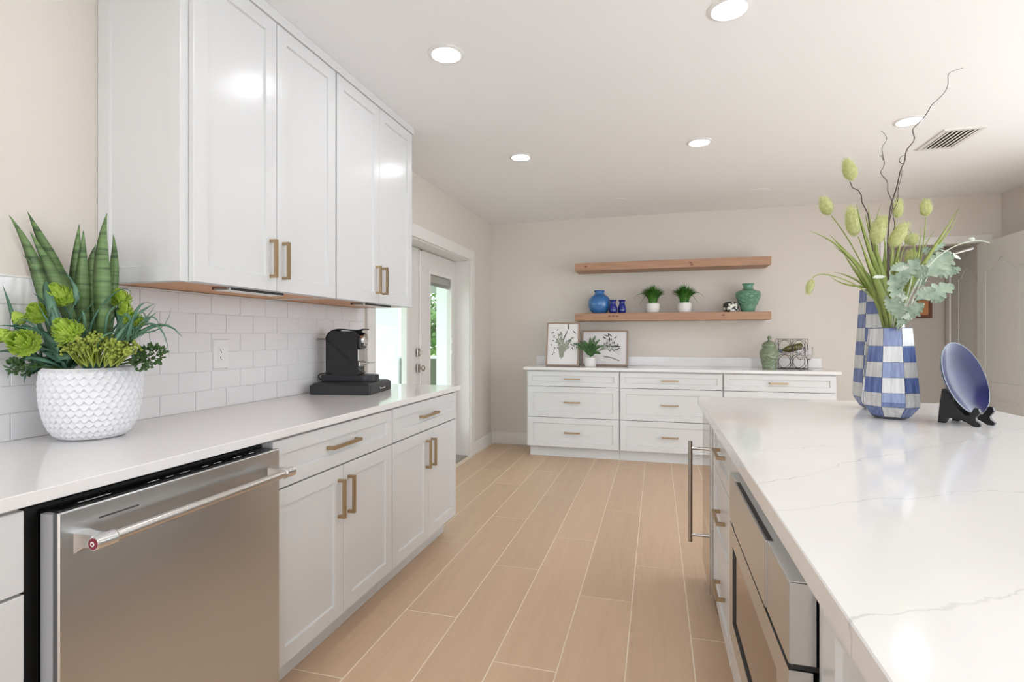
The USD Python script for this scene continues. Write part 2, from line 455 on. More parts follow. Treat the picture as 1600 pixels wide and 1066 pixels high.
# tiles of the splashback: 6 courses in running bond on a grout bed
TY0, TY1 = -0.35, 3.01
obj('grout', box(WX, WX + 0.006, TY0, TY1, CT, SPL), 'splash_grout', wl)
obj('tile_edge', box(WX, WX + 0.0095, TY0, TY1, SPL, SPL + 0.006, 0.001), 'trim_white', wl)
for r in range(6):
    y = TY0 - (0.16 if r % 2 == 0 else 0.08) + ((1.09 - TY0) % 0.16)
    while y < TY1:
        a, b = max(y + 0.0011, TY0), min(y + 0.16 - 0.0011, TY1)
        if b - a > 0.012:
            j = rng.uniform(-0.0003, 0.0003)
            obj('tile', box(WX + 0.002, WX + 0.0093 + j, a, b, CT + 0.0805 * r + 0.0011, CT + 0.0805 * (r + 1) - 0.0011, 0.0012), 'tile_white', wl)
        y += 0.16

# back wall with the hall opening
HO0, HO1, HOZ = 2.12, 2.85, 2.075
m = plate_with_holes(sbox(WX - 0.24, 0, RX + 0.15, CEIL), [sbox(HO0, -0.1, HO1, HOZ)], 0.12, lambda v: np.c_[v[:, 0], BY + v[:, 2], v[:, 1]])
obj('wall_back', m, 'wall_paint', kind='structure')
m = plate_with_holes(sbox(NEAR, 0, BY, CEIL), [sbox(-0.6, -0.1, 4.2, 2.2)], 0.12, lambda v: np.c_[RX + v[:, 2], v[:, 0], v[:, 1]])
obj('wall_right', m, 'wall_paint', kind='structure')
m = plate_with_holes(sbox(WX, 0, RX, CEIL), [sbox(-1.7, -0.1, 2.9, 2.42)], 0.12, lambda v: np.c_[v[:, 0], NEAR - v[:, 2], v[:, 1]])
obj('wall_rear', m, 'wall_paint', kind='structure')
# the hall behind the opening
HY = 6.42
obj('wall_hall_back', box(1.3, 3.02, HY, HY + 0.1, 0, CEIL), 'wall_paint', kind='structure')
obj('wall_hall_left', box(1.3, 1.4, BY + 0.12, HY, 0, CEIL), 'wall_paint', kind='structure')
m = plate_with_holes(sbox(BY + 0.12, 0, HY, CEIL), [sbox(5.72, -0.1, 6.30, 2.06)], 0.1, lambda v: np.c_[2.875 + v[:, 2], v[:, 0], v[:, 1]])
obj('wall_hall_right', m, 'wall_paint', kind='structure')

# trims
CW = 0.10
tr = thing('trim_1', kind='structure')      # casing round the garden doors
for a, b, z0, z1 in ((DO0 - CW, DO0, 0, DOZ), (DO1, DO1 + CW, 0, DOZ), (DO0 - CW, DO1 + CW, DOZ, DOZ + CW)):
    obj('casing', box(WX, WX + 0.018, a, b, z0, z1, 0.003), 'trim_white', tr)
jd = 0.2
obj('jamb', box(WX - jd, WX, DO1 - 0.012, DO1 - 0.0005, 0, DOZ - 0.012), 'trim_white', tr)
obj('jamb', box(WX - jd, WX, DO0 + 0.0005, DO0 + 0.012, 0, DOZ - 0.012), 'trim_white', tr)
obj('head_jamb', box(WX - jd, WX, DO0, DO1, DOZ - 0.012, DOZ - 0.0005), 'trim_white', tr)
obj('sill', box(WX - 0.24, WX - 0.02, DO0, DO1, -0.01, 0.012, 0.003), 'nickel', tr)
tr = thing('trim_2', kind='structure')      # casing round the hall opening
for a, b, z0, z1 in ((HO0 - 0.075, HO0, 0, HOZ), (HO1, HO1 + 0.075, 0, HOZ), (HO0 - 0.075, HO1 + 0.075, HOZ, HOZ + 0.075)):
    obj('casing', box(a, b, BY - 0.018, BY, z0, z1, 0.003), 'trim_white', tr)
tr = thing('trim_3', kind='structure')      # casing of the hall's side door
for a, b, z0, z1 in ((6.30, 6.37, 0, 2.06), (5.87, 6.37, 2.06, 2.13)):
    obj('casing', box(2.857, 2.875, a, b, z0, z1, 0.003), 'trim_white', tr)
BBP = [(0, 0), (0, 0.014), (0.004, 0.018)]
obj('baseboard_left', box(WX, WX + 0.016, DO1 + CW, BY, 0, 0.135, 0.003), 'trim_white', kind='structure')
obj('baseboard_back', cat_(box(WX + 0.016, -1.27, BY - 0.016, BY, 0, 0.135, 0.003), box(1.53, HO0 - 0.075, BY - 0.016, BY, 0, 0.135, 0.003)), 'trim_white', kind='structure')


# garden doors: two glazed leaves in the deep opening
def glazed_leaf(name, y0, y1, gy0, gy1, x):
    d = thing(name, kind='structure', loc=(x, y0, 0))
    z0, z1, gz0, gz1 = 0.014, DOZ - 0.02, 0.26, 1.80
    m = plate_with_holes(sbox(y0, z0, y1, z1), [sbox(gy0, gz0, gy1, gz1)], 0.044, lambda v: np.c_[x - 0.044 + v[:, 2], v[:, 0], v[:, 1]])
    obj('leaf_frame', m, 'door_white', d)
    e = 0.028
    m = plate_with_holes(sbox(gy0 - e, gz0 - e, gy1 + e, gz1 + e), [sbox(gy0 + 0.008, gz0 + 0.008, gy1 - 0.008, gz1 - 0.008)], 0.010, lambda v: np.c_[x + v[:, 2], v[:, 0], v[:, 1]])
    obj('glazing_frame', m, 'trim_white', d)
    obj('pane', box(x - 0.012, x - 0.007, gy0 - 0.002, gy1 + 0.002, gz0 - 0.002, gz1 + 0.002), 'pane', d)
    bl = obj('blind', box(x - 0.034, x - 0.016, gy0 + 0.002, gy1 - 0.002, gz1 - 0.075, gz1 - 0.001, 0.002), 'blind_grey', d, label='grey blind drawn up under the top of the glass')
    for k in range(5):
        obj('slat', box(x - 0.036, x - 0.014, gy0 + 0.003, gy1 - 0.003, gz1 - 0.080 - k * 0.006, gz1 - 0.0775 - k * 0.006), 'blind_grey', bl)
    return d


DX = WX - 0.155
d1 = glazed_leaf('door_1', DO0 + 0.014, 4.185, 3.42, 3.93, DX)
d2 = glazed_leaf('door_2', 4.19, DO1 - 0.014, 4.385, 4.90, DX)
obj('astragal', box(DX, DX + 0.014, 4.165, 4.19, 0.02, DOZ - 0.03, 0.003), 'trim_white', d1)
obj('latch_track', box(DX - 0.01, DX + 0.008, 4.19, 4.215, DOZ - 0.03, DOZ - 0.021), 'black_plastic', d2)
for z, kn in ((1.085, False), (0.95, True)):
    rose = obj('deadbolt' if not kn else 'door_lock', box(DX + 0.014, DX + 0.022, 4.10, 4.155, z - 0.035, z + 0.035, 0.002), 'nickel', d1)
    if kn:
        obj('knob', cat_(cyl((DX + 0.02, 4.128, z), (DX + 0.055, 4.128, z), 0.010), rotz(lathe([(0.001, 0), (0.018, 0), (0.026, 0.008), (0.026, 0.016), (0.018, 0.024), (0.001, 0.025)], 24), 0).apply_transform(trimesh.transformations.rotation_matrix(PI / 2, [0, 1, 0])).apply_translation([DX + 0.05, 4.128, z])), 'nickel', rose)
    else:
        obj('thumb_turn', box(DX + 0.022, DX + 0.042, 4.120, 4.136, z - 0.018, z + 0.018, 0.003), 'nickel', rose)
obj('blind_slider', box(DX + 0.010, DX + 0.020, 4.884, 4.90, 1.05, 1.10, 0.003), 'white_plastic', d2)
obj('blind_slider', box(DX + 0.010, DX + 0.020, 4.884, 4.90, 1.16, 1.21, 0.003), 'white_plastic', d2)


# panelled hall doors
def arch_poly(a0, a1, z0, z1, rise):
    n = 26
    t = np.linspace(0, 1, n)
    top = [(a1 + (a0 - a1) * s, z1 + rise * math.sin(PI * min(max((s - 0.1) / 0.8, 0), 1)) ** 1.3) for s in t]
    return Polygon([(a0, z0), (a1, z0)] + top)


def panel_door(name, length, height, to3, mname, hinge, lock_at):
    """A moulded two-panel door with an arched upper panel; to3 maps (along, up, outward)."""
    d = thing(name, kind='structure', loc=to3(np.array([[0, 0, 0.0]]))[0])
    th = 0.035
    holes = [arch_poly(0.125, length - 0.125, 0.83, height - 0.26, 0.10), arch_poly(0.125, length - 0.125, 0.21, 0.71, 0.0)]
    obj('leaf_frame', plate_with_holes(sbox(0, 0.008, length, height), holes, th, to3), mname, d)
    for h in holes:
        i = h.buffer(-0.035)
        for lo, hi, g in ((0.010, th - 0.009, h.buffer(0.001)), (th - 0.010, th - 0.003, i)):
            mm = trimesh.creation.extrude_polygon(g, hi - lo, engine='earcut')
            v = np.array(mm.vertices); v[:, 2] += lo
            obj('door_panel', fixed(to3(v), np.array(mm.faces)), mname, d)
    for z in hinge:
        v = cyl((-0.004, z - 0.045, th - 0.004), (-0.004, z + 0.045, th - 0.004), 0.005, 10)
        obj('hinge', fixed(to3(np.array(v.vertices)), np.array(v.faces)), 'nickel', d)
    return d


ang = math.radians(92)
hx, hy = 2.838, BY - 0.03
panel_door('door_3', 0.76, 2.06, lambda v: np.c_[hx + v[:, 0] * math.cos(-ang) - v[:, 2] * math.cos(ang - PI / 2), hy + v[:, 0] * math.sin(-ang) + v[:, 2] * math.sin(PI / 2 - ang), v[:, 1]], 'door_white', (0.3, 1.75), 0.7)
panel_door('door_4', 0.56, 2.045, lambda v: np.c_[2.905 - v[:, 2], 6.29 - v[:, 0], v[:, 1]], 'door_white', (), 0.5)

# ------------------------------------------------------------------ ceiling fittings
lamp_xy = [(-0.93, 2.23, 'round recessed ceiling light beside the upper cabinets, nearer the camera'), (-0.945, 3.65, 'round recessed ceiling light near the left wall, in front of the garden doors'),
           (0.275, 2.22, 'largest round recessed ceiling light, at the top edge of the view'), (0.272, 3.69, 'round recessed ceiling light in the middle, above the open floor by the drawers'),
           (1.458, 3.66, 'round recessed ceiling light behind the curly branches of the tall arrangement')]
lamp0 = None
for k, (x, y, lab) in enumerate(lamp_xy + [(xx, yy, f'recessed ceiling light out of view, {rw}, {cl}') for yy, rw in ((0.8, 'row just above the camera'), (-0.65, 'first row behind the camera'), (-2.1, 'last row behind the camera')) for xx, cl in ((-0.93, 'left'), (0.275, 'middle'), (1.458, 'right'))] + [(1.458, 2.22, 'round recessed ceiling light above the island, just out of view')]):
    g = 'recessed ceiling lights' if k < 5 else 'recessed ceiling lights out of view'
    if k == 0:
        lamp0 = thing('ceiling_light', lab, 'ceiling light', (x, y, CEIL), g)
        obj('trim_ring', lathe([(0.060, 0.0), (0.082, 0.0), (0.082, -0.003), (0.068, -0.007), (0.063, -0.005), (0.060, -0.002)], 48, (x, y, CEIL)), 'white_plastic', lamp0)
        obj('diffuser', lathe([(0.0005, -0.0005), (0.0625, -0.0005), (0.0625, -0.0045), (0.0005, -0.0045)], 48, (x, y, CEIL)), 'lamp_glow', lamp0)
    else:
        dup(lamp0, (x, y, CEIL), lab, g)
sp0 = thing('ceiling_speaker', 'faint flush round ceiling cover left of the other, near the back wall', 'ceiling cover', (-0.356, 5.09, CEIL), 'flush round ceiling covers')
obj('grille', lathe([(0.0005, -0.004), (0.088, -0.004), (0.098, -0.003), (0.100, 0.0), (0.0005, 0.0)][::-1], 40, (-0.356, 5.09, CEIL)), 'ceiling_paint', sp0)
dup(sp0, (0.866, 5.08, CEIL), 'faint flush round ceiling cover right of the other, above the long shelves')
# supply vent
vx, vy = 1.84, 4.06
vt = thing('ceiling_vent', 'white slatted air vent in the ceiling at the right', 'vent', (vx, vy, CEIL))
obj('frame', plate_with_holes(sbox(vx - 0.11, vy - 0.19, vx + 0.11, vy + 0.19), [sbox(vx - 0.085, vy - 0.165, vx + 0.085, vy + 0.165)], 0.008, lambda v: np.c_[v[:, 0], v[:, 1], CEIL - v[:, 2]]), 'trim_white', vt)
obj('duct', box(vx - 0.085, vx + 0.085, vy - 0.165, vy + 0.165, CEIL - 0.0012, CEIL - 0.0002), 'slot_dark', vt)
for k in range(6):
    xx = vx - 0.07 + k * 0.028
    b = box(-0.0075, 0.0075, -0.1645, 0.1645, -0.0006, 0.0006)
    b.apply_transform(trimesh.transformations.rotation_matrix(math.radians(-8), [0, 1, 0]))
    obj('slat', b.apply_translation([xx, vy, CEIL - 0.006]), 'trim_white', vt)

# ------------------------------------------------------------------ cabinet builders
UY, NX = np.array([0, 1.0, 0]), np.array([1.0, 0, 0])


class Face:
    """A cabinet face: origin o (z = 0), along axis u, outward axis n."""
    def __init__(s, o, u, n):
        s.o, s.u, s.n = np.array(o, float), np.array(u, float), np.array(n, float)

    def put(s, m, a, z, out=0.0):
        return place(m, s.o + s.u * a + s.n * out + np.array([0, 0, z]), s.u, s.n)

    def box(s, a0, a1, n0, n1, z0, z1, b=0.0):
        return place(box(a0, a1, n0, n1, z0, z1, b), s.o, s.u, s.n)


def front(t, F, name, a0, a1, z0, z1, handle=None, rail=0.057, flat=False, hl=0.152):
    """A door or drawer front with its pull: handle = 'h' or ('v', along, up)."""
    w, h = a1 - a0, z1 - z0
    d = obj(name, F.put((slab if flat else shaker)(w, h, 0.02, *([] if flat else [min(rail, h * 0.3)])), a0, z0), 'cabinet_white', t)
    if handle == 'h':
        obj('handle', F.put(bar_handle(hl), (a0 + a1) / 2, (z0 + z1) / 2, 0.0135 if not flat else 0.02), 'brass', d)
    elif handle:
        obj('handle', F.put(upright(bar_handle(hl)), handle[1], handle[2], 0.02), 'brass', d)
    return d


# ------------------------------------------------------------------ left run: base cabinets, dishwasher, worktop
FL = Face((-1.225, 0, 0), UY, NX)        # backs of the fronts; fronts reach -1.205
DEPTH_L = FL.o[0] - (WX + 0.0005)


def base_unit(name, label, y0, y1, kick=True):
    t = thing(name, label, 'cabinet', (FL.o[0] - 0.3, (y0 + y1) / 2, 0), 'base cabinets along the left wall')
    obj('body', FL.box(y0, y1, -DEPTH_L, -0.002, 0.105, 0.886), 'cabinet_white', t)
    obj('toe_kick', FL.box(y0 + 0.0, y1 - 0.0, -DEPTH_L + 0.02, -0.065, 0, 0.105), 'cabinet_white', t)
    return t


for y0, y1, lab in ((1.434, 2.234, 'white shaker base cabinet with bronze pulls, next to the dishwasher'), (2.236, 3.05, 'white shaker base cabinet with bronze pulls, at the far end under the coffee machine')):
    t = base_unit('base_cabinet', lab, y0, y1)
    front(t, FL, 'drawer', y0 + 0.002, y1 - 0.003, 0.716, 0.876, 'h', 0.05, hl=0.2)
    mid = (y0 + y1) / 2
    front(t, FL, 'door', y0 + 0.002, mid - 0.0015, 0.118, 0.710, ('v', mid - 0.034, 0.585))
    front(t, FL, 'door', mid + 0.0015, y1 - 0.003, 0.118, 0.710, ('v', mid + 0.034, 0.585))
t = base_unit('base_cabinet', 'white base cabinet cut off by the left edge of the view, left of the dishwasher', -0.05, 0.742)
front(t, FL, 'drawer', 0.352, 0.740, 0.716, 0.876, None, flat=True)
front(t, FL, 'door', 0.352, 0.740, 0.118, 0.710, None, flat=True)
front(t, FL, 'drawer', -0.045, 0.348, 0.716, 0.876, None, flat=True)
front(t, FL, 'door', -0.045, 0.348, 0.118, 0.710, None, flat=True)

# worktop
wt = obj('countertop', box(WX + 0.0005, -1.190, -0.05, 3.085, 0.8862, CT, 0.002), 'quartz_plain', smooth=30, label='long white quartz worktop with the potted arrangement and the coffee machine on it', cat='countertop')

# dishwasher
dw = thing('dishwasher', 'stainless steel dishwasher with a round bar handle under the left worktop', 'dishwasher', (-1.45, 1.09, 0))
XF = -1.165
dy0, dy1 = 0.775, 1.418
obj('tub', box(WX + 0.03, -1.245, 0.752, 1.430, 0.02, 0.868), 'black_shadow', dw)
obj('door_core', box(-1.243, XF - 0.016, dy0 + 0.012, dy1 - 0.004, 0.11, 0.862, 0.003), 'black_gloss', dw, label='black top edge of the door with the controls')
pv = panel(dy1 - dy0, 0.752, [(0.004, -0.016), (0.0, -0.014), (0.0, -0.003), (0.003, 0.0)])
dp = obj('door_panel', place(pv, (XF, dy0, 0.110), UY, NX), 'stainless', dw)
obj('door_side', box(-1.215, XF - 0.016, dy0 - 0.0005, dy0 + 0.012, 0.11, 0.858), 'grey_plastic', dw)
obj('kick_plate', box(-1.30, -1.27, dy0, dy1, 0.0, 0.105), 'black_plastic', dw)
for k, (a, w) in enumerate(((0.84, 0.07), (1.0, 0.03), (1.05, 0.02), (1.09, 0.03), (1.16, 0.02), (1.20, 0.025), (1.27, 0.03), (1.33, 0.02))):
    obj('control_mark', box(-1.206, -1.2035, a, a + w, 0.8618, 0.8626), 'white_plastic', dw)
obj('vent_slot', box(XF - 0.004, XF + 0.0006, 0.855, 0.945, 0.826, 0.8295), 'slot_dark', dw, label='thin dark slot near the top of the door')
hb = obj('handle', cyl((XF + 0.062, 0.825, 0.799), (XF + 0.062, 1.375, 0.799), 0.0115, 32), 'stainless_light', dw)
for a, b, e in ((0.797, 0.842, 0.797), (1.360, 1.402, 1.402)):
    obj('ferrule', tube([(XF + 0.062, y, 0.799) for y in (a, a + 0.003, (a + b) / 2, b - 0.003, b)], [0.0135, 0.0155, 0.0155, 0.0155, 0.0135], 32), 'chrome', hb)
    y = (a + b) / 2
    obj('bracket', rings([np.array([[x, y - w, z0], [x, y + w, z0], [x, y + w, z1], [x, y - w, z1]]) for x, w, z0, z1 in ((XF - 0.002, 0.017, 0.768, 0.812), (XF + 0.02, 0.0125, 0.782, 0.811), (XF + 0.055, 0.0115, 0.787, 0.811))]), 'stainless_light', hb)
r_ = lambda r, d, y: tube([(XF + 0.062, y, 0.799), (XF + 0.062, y - d, 0.799)], r, 28)
obj('medallion', r_(0.0115, 0.0012, 0.7972), 'medallion_red', hb, label='red medallion with a pale centre on the bar end')
obj('medallion_centre', r_(0.0052, 0.0018, 0.7972), 'white_plastic', hb)
obj('medallion_dot', r_(0.0022, 0.0022, 0.7972), 'medallion_red', hb)

# ------------------------------------------------------------------ upper cabinets
FU = Face((-1.481, 0, 0), UY, NX)
UZ0, UZ1 = 1.402, 2.472
DU = FU.o[0] - (WX + 0.0005)
for i, (y0, y1, lab) in enumerate(((1.362, 2.164, 'white shaker wall cabinet nearer the camera, above the snake plant and the outlet'), (2.166, 2.962, 'white shaker wall cabinet at the far end, above the coffee machine'))):
    t = thing('upper_cabinet', lab, 'cabinet', (FU.o[0] - 0.17, (y0 + y1) / 2, UZ0), 'upper cabinets on the left wall')
    fr = 0.028
    obj('body', cat_(FU.box(y0, y1, -DU, -0.002, UZ0 + 0.020, CEIL - 0.0005), FU.box(y0, y1, -0.022, -0.002, UZ0 - 0.001, UZ0 + 0.020), FU.box(y0, y0 + 0.016, -DU + 0.001, -0.022, UZ0, UZ0 + 0.020), FU.box(y1 - 0.016, y1, -DU + 0.001, -0.022, UZ0, UZ0 + 0.020)), 'cabinet_white', t)
    obj('bottom_panel', FU.box(y0 + 0.016, y1 - 0.016, -DU + 0.001, -0.0225, UZ0 + 0.003, UZ0 + 0.0195), 'orange_wood', t, label='unpainted orange wood underside')
    mid = (y0 + y1) / 2
    a0 = y0 + (0.012 if i == 0 else 0.004)
    front(t, FU, 'door', a0, mid - 0.0015, UZ0, UZ1, ('v', mid - 0.036, 1.527), hl=0.15)
    front(t, FU, 'door', mid + 0.0015, y1 - 0.004, UZ0, UZ1, ('v', mid + 0.036, 1.527), hl=0.15)
    if i == 0:
        FE = Face((WX + 0.001, y0, 0), NX, -UY)
        obj('end_panel', FE.put(shaker(0.3552, UZ1 + 0.04 - UZ0, 0.018, 0.052, 0.007), 0.0, UZ0), 'cabinet_white', t)
obj('crown_moulding', place(rings([np.array([[1.345, n, z] for n, z in P_] + [[2.966, n, z] for n, z in P_[::-1]]) for P_ in ([(0.0, 2.474), (0.028, 2.474)], [(0.0, 2.478), (0.030, 2.478)], [(0.0, CEIL - 0.001), (0.030, CEIL - 0.001)])]), (FU.o[0] + 0.0005 - 0.002, 0, 0), UY, NX), 'cabinet_white', label='flat white moulding strip between the upper cabinets and the ceiling', cat='moulding')
for y, lab in ((1.58, 'slim white light bar under the nearer wall cabinet'), (2.50, 'slim white light bar under the far wall cabinet')):
    t = thing('under_cabinet_light', lab, 'light bar', (-1.55, y + 0.14, UZ0 + 0.010), 'under-cabinet light bars')
    obj('housing', box(-1.585, -1.515, y, y + 0.29, UZ0 - 0.011, UZ0 + 0.0026, 0.003), 'light_bar', t)
    obj('end_cap', box(-1.582, -1.518, y - 0.008, y, UZ0 - 0.009, UZ0 + 0.0026, 0.002), 'nickel', t)
    obj('front_lip', box(-1.514, -1.509, y + 0.005, y + 0.28, UZ0 - 0.009, UZ0 + 0.0026), 'slot_dark', t)
    obj('screw', cyl((-1.60, y + 0.012, UZ0 - 0.006), (-1.60, y + 0.012, UZ0 + 0.0026), 0.006, 12), 'dark_metal', t)

# outlet
ox = WX + 0.0096
ot = thing('wall_outlet', 'white double electrical outlet on the tiled splashback', 'outlet', (ox, 1.857, 1.146))
obj('cover_plate', place(rings([np.array([[i, n, i], [0.082 - i, n, i], [0.082 - i, n, 0.128 - i], [i, n, 0.128 - i]]) for i, n in ((0, 0), (0, 0.003), (0.003, 0.006))]), (ox, 1.816, 1.082), UY, NX), 'white_plastic', ot)
ins = obj('socket_face', box(ox + 0.004, ox + 0.0075, 1.840, 1.874, 1.112, 1.180, 0.001), 'white_plastic', ot)
for zc in (1.13, 1.163):
    for yy, hh in ((1.850, 0.0045), (1.864, 0.004)):
        obj('slot', box(ox + 0.0068, ox + 0.0078, yy - 0.001, yy + 0.001, zc - hh, zc + hh), 'slot_dark', ins)
    obj('earth_hole', cyl((ox + 0.0068, 1.857, zc - 0.010), (ox + 0.0078, 1.857, zc - 0.010), 0.0025, 12), 'slot_dark', ins)

# ------------------------------------------------------------------ back run: drawers, worktop, upstand
FB = Face((0, 5.22, 0), NX, -UY)          # fronts reach y = 5.20
units = ((-1.285, -0.353, 'white drawer cabinet with three drawers at the left end of the back wall run'), (-0.351, 0.591, 'white drawer cabinet with three drawers in the middle of the back wall run'), (0.593, 1.530, 'white drawer cabinet at the right end of the back wall run, half behind the island'))
for x0, x1, lab in units:
    t = thing('drawer_cabinet', lab, 'drawer cabinet', ((x0 + x1) / 2, 5.47, 0), 'drawer cabinets along the back wall')
    obj('body', FB.box(x0, x1, -(BY - 5.22) + 0.0005, -0.002, 0.105, 0.8855), 'cabinet_white', t)
    obj('toe_kick', FB.box(x0 + 0.02 * (x0 < -1), x1 - 0.02 * (x1 > 1), -(BY - 5.22) + 0.02, -0.062, 0, 0.105), 'cabinet_white', t)
    for z0, z1 in ((0.723, 0.872), (0.411, 0.717), (0.112, 0.405)):
        front(t, FB, 'drawer', x0 + (0.012 if x0 < -1 else 0.006), x1 - (0.012 if x1 > 1 else 0.006), z0, z1, 'h', 0.055)
obj('buffet_countertop', box(-1.315, 1.558, 5.175, BY - 0.0005, 0.8862, CT, 0.002), 'quartz_plain', label='white quartz worktop on the drawer cabinets along the back wall', cat='countertop')
obj('upstand', box(-1.30, 1.545, BY - 0.021, BY - 0.0005, CT + 0.0003, 1.010, 0.0015), 'quartz_plain', label='low white quartz upstand along the back of the rear worktop', cat='backsplash')

# floating shelves with knots
for z0, z1, lab, knots in ((1.907, 1.987, 'upper floating wooden shelf, empty, on the back wall', ((-0.71, 0.5), (0.32, 0.55), (0.33, 0.3))), (1.386, 1.462, 'lower floating wooden shelf holding the vases and grass pots', ((-0.47, 0.6), (-0.43, 0.62), (-0.39, 0.58), (0.62, 0.6)))):
    t = thing('floating_shelf', lab, 'shelf', (0.11, BY - 0.15, z0), 'floating wooden shelves')
    obj('board', box(-0.826, 1.046, 5.44, BY - 0.0003, z0, z1, 0.002), 'shelf_wood', t)
    for kx, kf in knots:
        e = trimesh.creation.cylinder(1.0, 0.0008, sections=20)
        e.apply_transform(trimesh.transformations.rotation_matrix(PI / 2, [1, 0, 0])); e.apply_scale([0.016, 1, 0.009])
        obj('knot', e.apply_translation([kx, 5.4399, z0 + (z1 - z0) * kf]), 'red_wood', t, label='dark reddish knot')

# ------------------------------------------------------------------ island
FI = Face((0.255, 0, 0), UY, -NX)         # fronts reach x = 0.235
IX1 = 1.355
obj('island_countertop', box(0.200, IX1, -0.6, 2.846, 0.8765, CT, 0.002), 'quartz', label='large white veined quartz island worktop at the right', cat='countertop')
t = thing('island_cabinet', 'white island carcass panelling behind and beside the island units', 'cabinet', (0.8, 1.2, 0))
obj('back_panel', box(0.8605, 1.02, -0.55, 2.812, 0.0, 0.876), 'cabinet_white', t)
obj('end_panel', box(0.262, 0.86, 2.7975, 2.812, 0.0, 0.876), 'cabinet_white', t)
# wine cooler
wc = thing('wine_cooler', 'built-in glass-fronted drinks cooler with a tall tubular handle at the far end of the island', 'wine cooler', (0.5, 2.61, 0))
obj('case', box(0.257, 0.85, 2.42, 2.795, 0.012, 0.855), 'black_plastic', wc)
dfx = 0.222
dd = obj('door', plate_with_holes(sbox(2.428, 0.095, 2.806, 0.862), [sbox(2.458, 0.13, 2.776, 0.832)], 0.032, lambda v: np.c_[dfx + 0.001 + v[:, 2], v[:, 0], v[:, 1]]), 'stainless_light', wc)
obj('glass', box(dfx, dfx + 0.006, 2.431, 2.800, 0.098, 0.848), 'mirror_glass', dd, label='dark reflecting glass of the door')
obj('gasket', box(dfx + 0.001, dfx + 0.03, 2.806, 2.812, 0.095, 0.80), 'black_plastic', dd)
hd = obj('handle', cyl((0.160, 2.755, 0.20), (0.160, 2.755, 0.70), 0.0105, 24), 'nickel', dd)
for z in (0.235, 0.665):
    obj('post', cyl((0.160, 2.755, z), (dfx + 0.0005, 2.755, z), 0.0085, 16), 'stainless_light', hd)
obj('vent_grille', box(0.255, 0.262, 2.43, 2.80, 0.01, 0.09, 0.002), 'black_plastic', wc)
# island drawers
t = thing('island_drawer_cabinet', 'white three-drawer island cabinet with bronze pulls between cooler and microwave', 'drawer cabinet', (0.55, 2.14, 0))
obj('body', FI.box(1.872, 2.418, -0.605, -0.002, 0.105, 0.876), 'cabinet_white', t)
obj('toe_kick', FI.box(1.872, 2.418, -0.6, -0.062, 0.0, 0.105), 'cabinet_white', t)
for z0, z1 in ((0.676, 0.866), (0.384, 0.670), (0.118, 0.378)):
    front(t, FI, 'drawer', 1.876, 2.414, z0, z1, 'h', 0.05, hl=0.16)
# microwave cabinet
t = thing('microwave_cabinet', 'white island cabinet surrounding the built-in microwave drawer', 'cabinet', (0.55, 1.37, 0))
y0, y1 = 0.872, 1.870
obj('body', cat_(FI.box(y0, y1, -0.6, -0.58, 0.105, 0.876), FI.box(y0, y0 + 0.02, -0.58, -0.002, 0.105, 0.876), FI.box(y1 - 0.02, y1, -0.58, -0.002, 0.105, 0.876)), 'cabinet_white', t)
obj('stile', FI.box(1.700, 1.868, -0.002, 0.018, 0.118, 0.872, 0.0015), 'cabinet_white', t)
obj('stile', FI.box(1.585, 1.696, -0.002, 0.018, 0.385, 0.872, 0.0015), 'cabinet_white', t)
obj('stile', FI.box(0.8735, 0.8890, -0.002, 0.018, 0.385, 0.872, 0.0015), 'cabinet_white', t)
obj('top_rail', FI.box(0.9, 1.586, -0.002, 0.018, 0.848, 0.872, 0.0015), 'cabinet_white', t)
front(t, FI, 'drawer', 0.876, 1.696, 0.118, 0.378, None, 0.05)
obj('toe_kick', FI.box(y0, y1, -0.6, -0.062, 0.0, 0.105), 'cabinet_white', t)
# microwave drawer
mw = thing('built_in_microwave', 'stainless steel drawer-style microwave built into the island front', 'microwave', (0.5, 1.235, 0.39))
my0, my1, mx = 0.892, 1.572, 0.196
obj('case', box(0.240, 0.80, 0.894, 1.565, 0.392, 0.842), 'black_plastic', mw)
pf = [(my0, 0.0), (my1, 0.0), (my1, -0.0)]
cp = obj('control_panel', cat_(box(mx, 0.2355, my0, 1.058, 0.715, 0.842, 0.0015), box(mx, 0.2355, 1.468, my1, 0.715, 0.842, 0.0015), box(mx + 0.004, 0.2355, 1.058, 1.468, 0.715, 0.838)), 'stainless', mw)
obj('top_plate', cat_(box(mx + 0.001, 0.2355, my0 + 0.001, 1.058, 0.842, 0.8432), box(mx + 0.001, 0.2355, 1.468, my1 - 0.001, 0.842, 0.8432), box(mx + 0.0125, 0.2355, 1.058, 1.468, 0.838, 0.8432)), 'brushed_alu', cp)
obj('display_flap', box(mx - 0.003, mx + 0.0035, 1.060, 1.466, 0.718, 0.842, 0.0012), 'stainless', cp)
obj('flap_gap', box(mx + 0.0036, mx + 0.012, 1.061, 1.465, 0.838, 0.8415), 'slot_dark', cp)
db = obj('drawer_front', plate_with_holes(sbox(my0, 0.392, my1, 0.706), [sbox(my0 + 0.085, 0.45, my1 - 0.06, 0.655)], 0.034, lambda v: np.c_[mx + v[:, 2], v[:, 0], v[:, 1]]), 'stainless', mw)
obj('window', box(mx + 0.004, mx + 0.03, my0 + 0.083, my1 - 0.058, 0.448, 0.657), 'window_brown', db, label='dark reflecting window')
obj('window_edge', cat_(box(mx - 0.0006, mx + 0.0045, my1 - 0.0645, my1 - 0.0605, 0.45, 0.655), box(mx - 0.0006, mx + 0.0045, my0 + 0.085, my1 - 0.06, 0.4505, 0.4545)), 'slot_dark', db)
obj('gap', box(mx + 0.006, 0.25, my0 + 0.003, my1 - 0.003, 0.7065, 0.7145), 'black_plastic', mw)
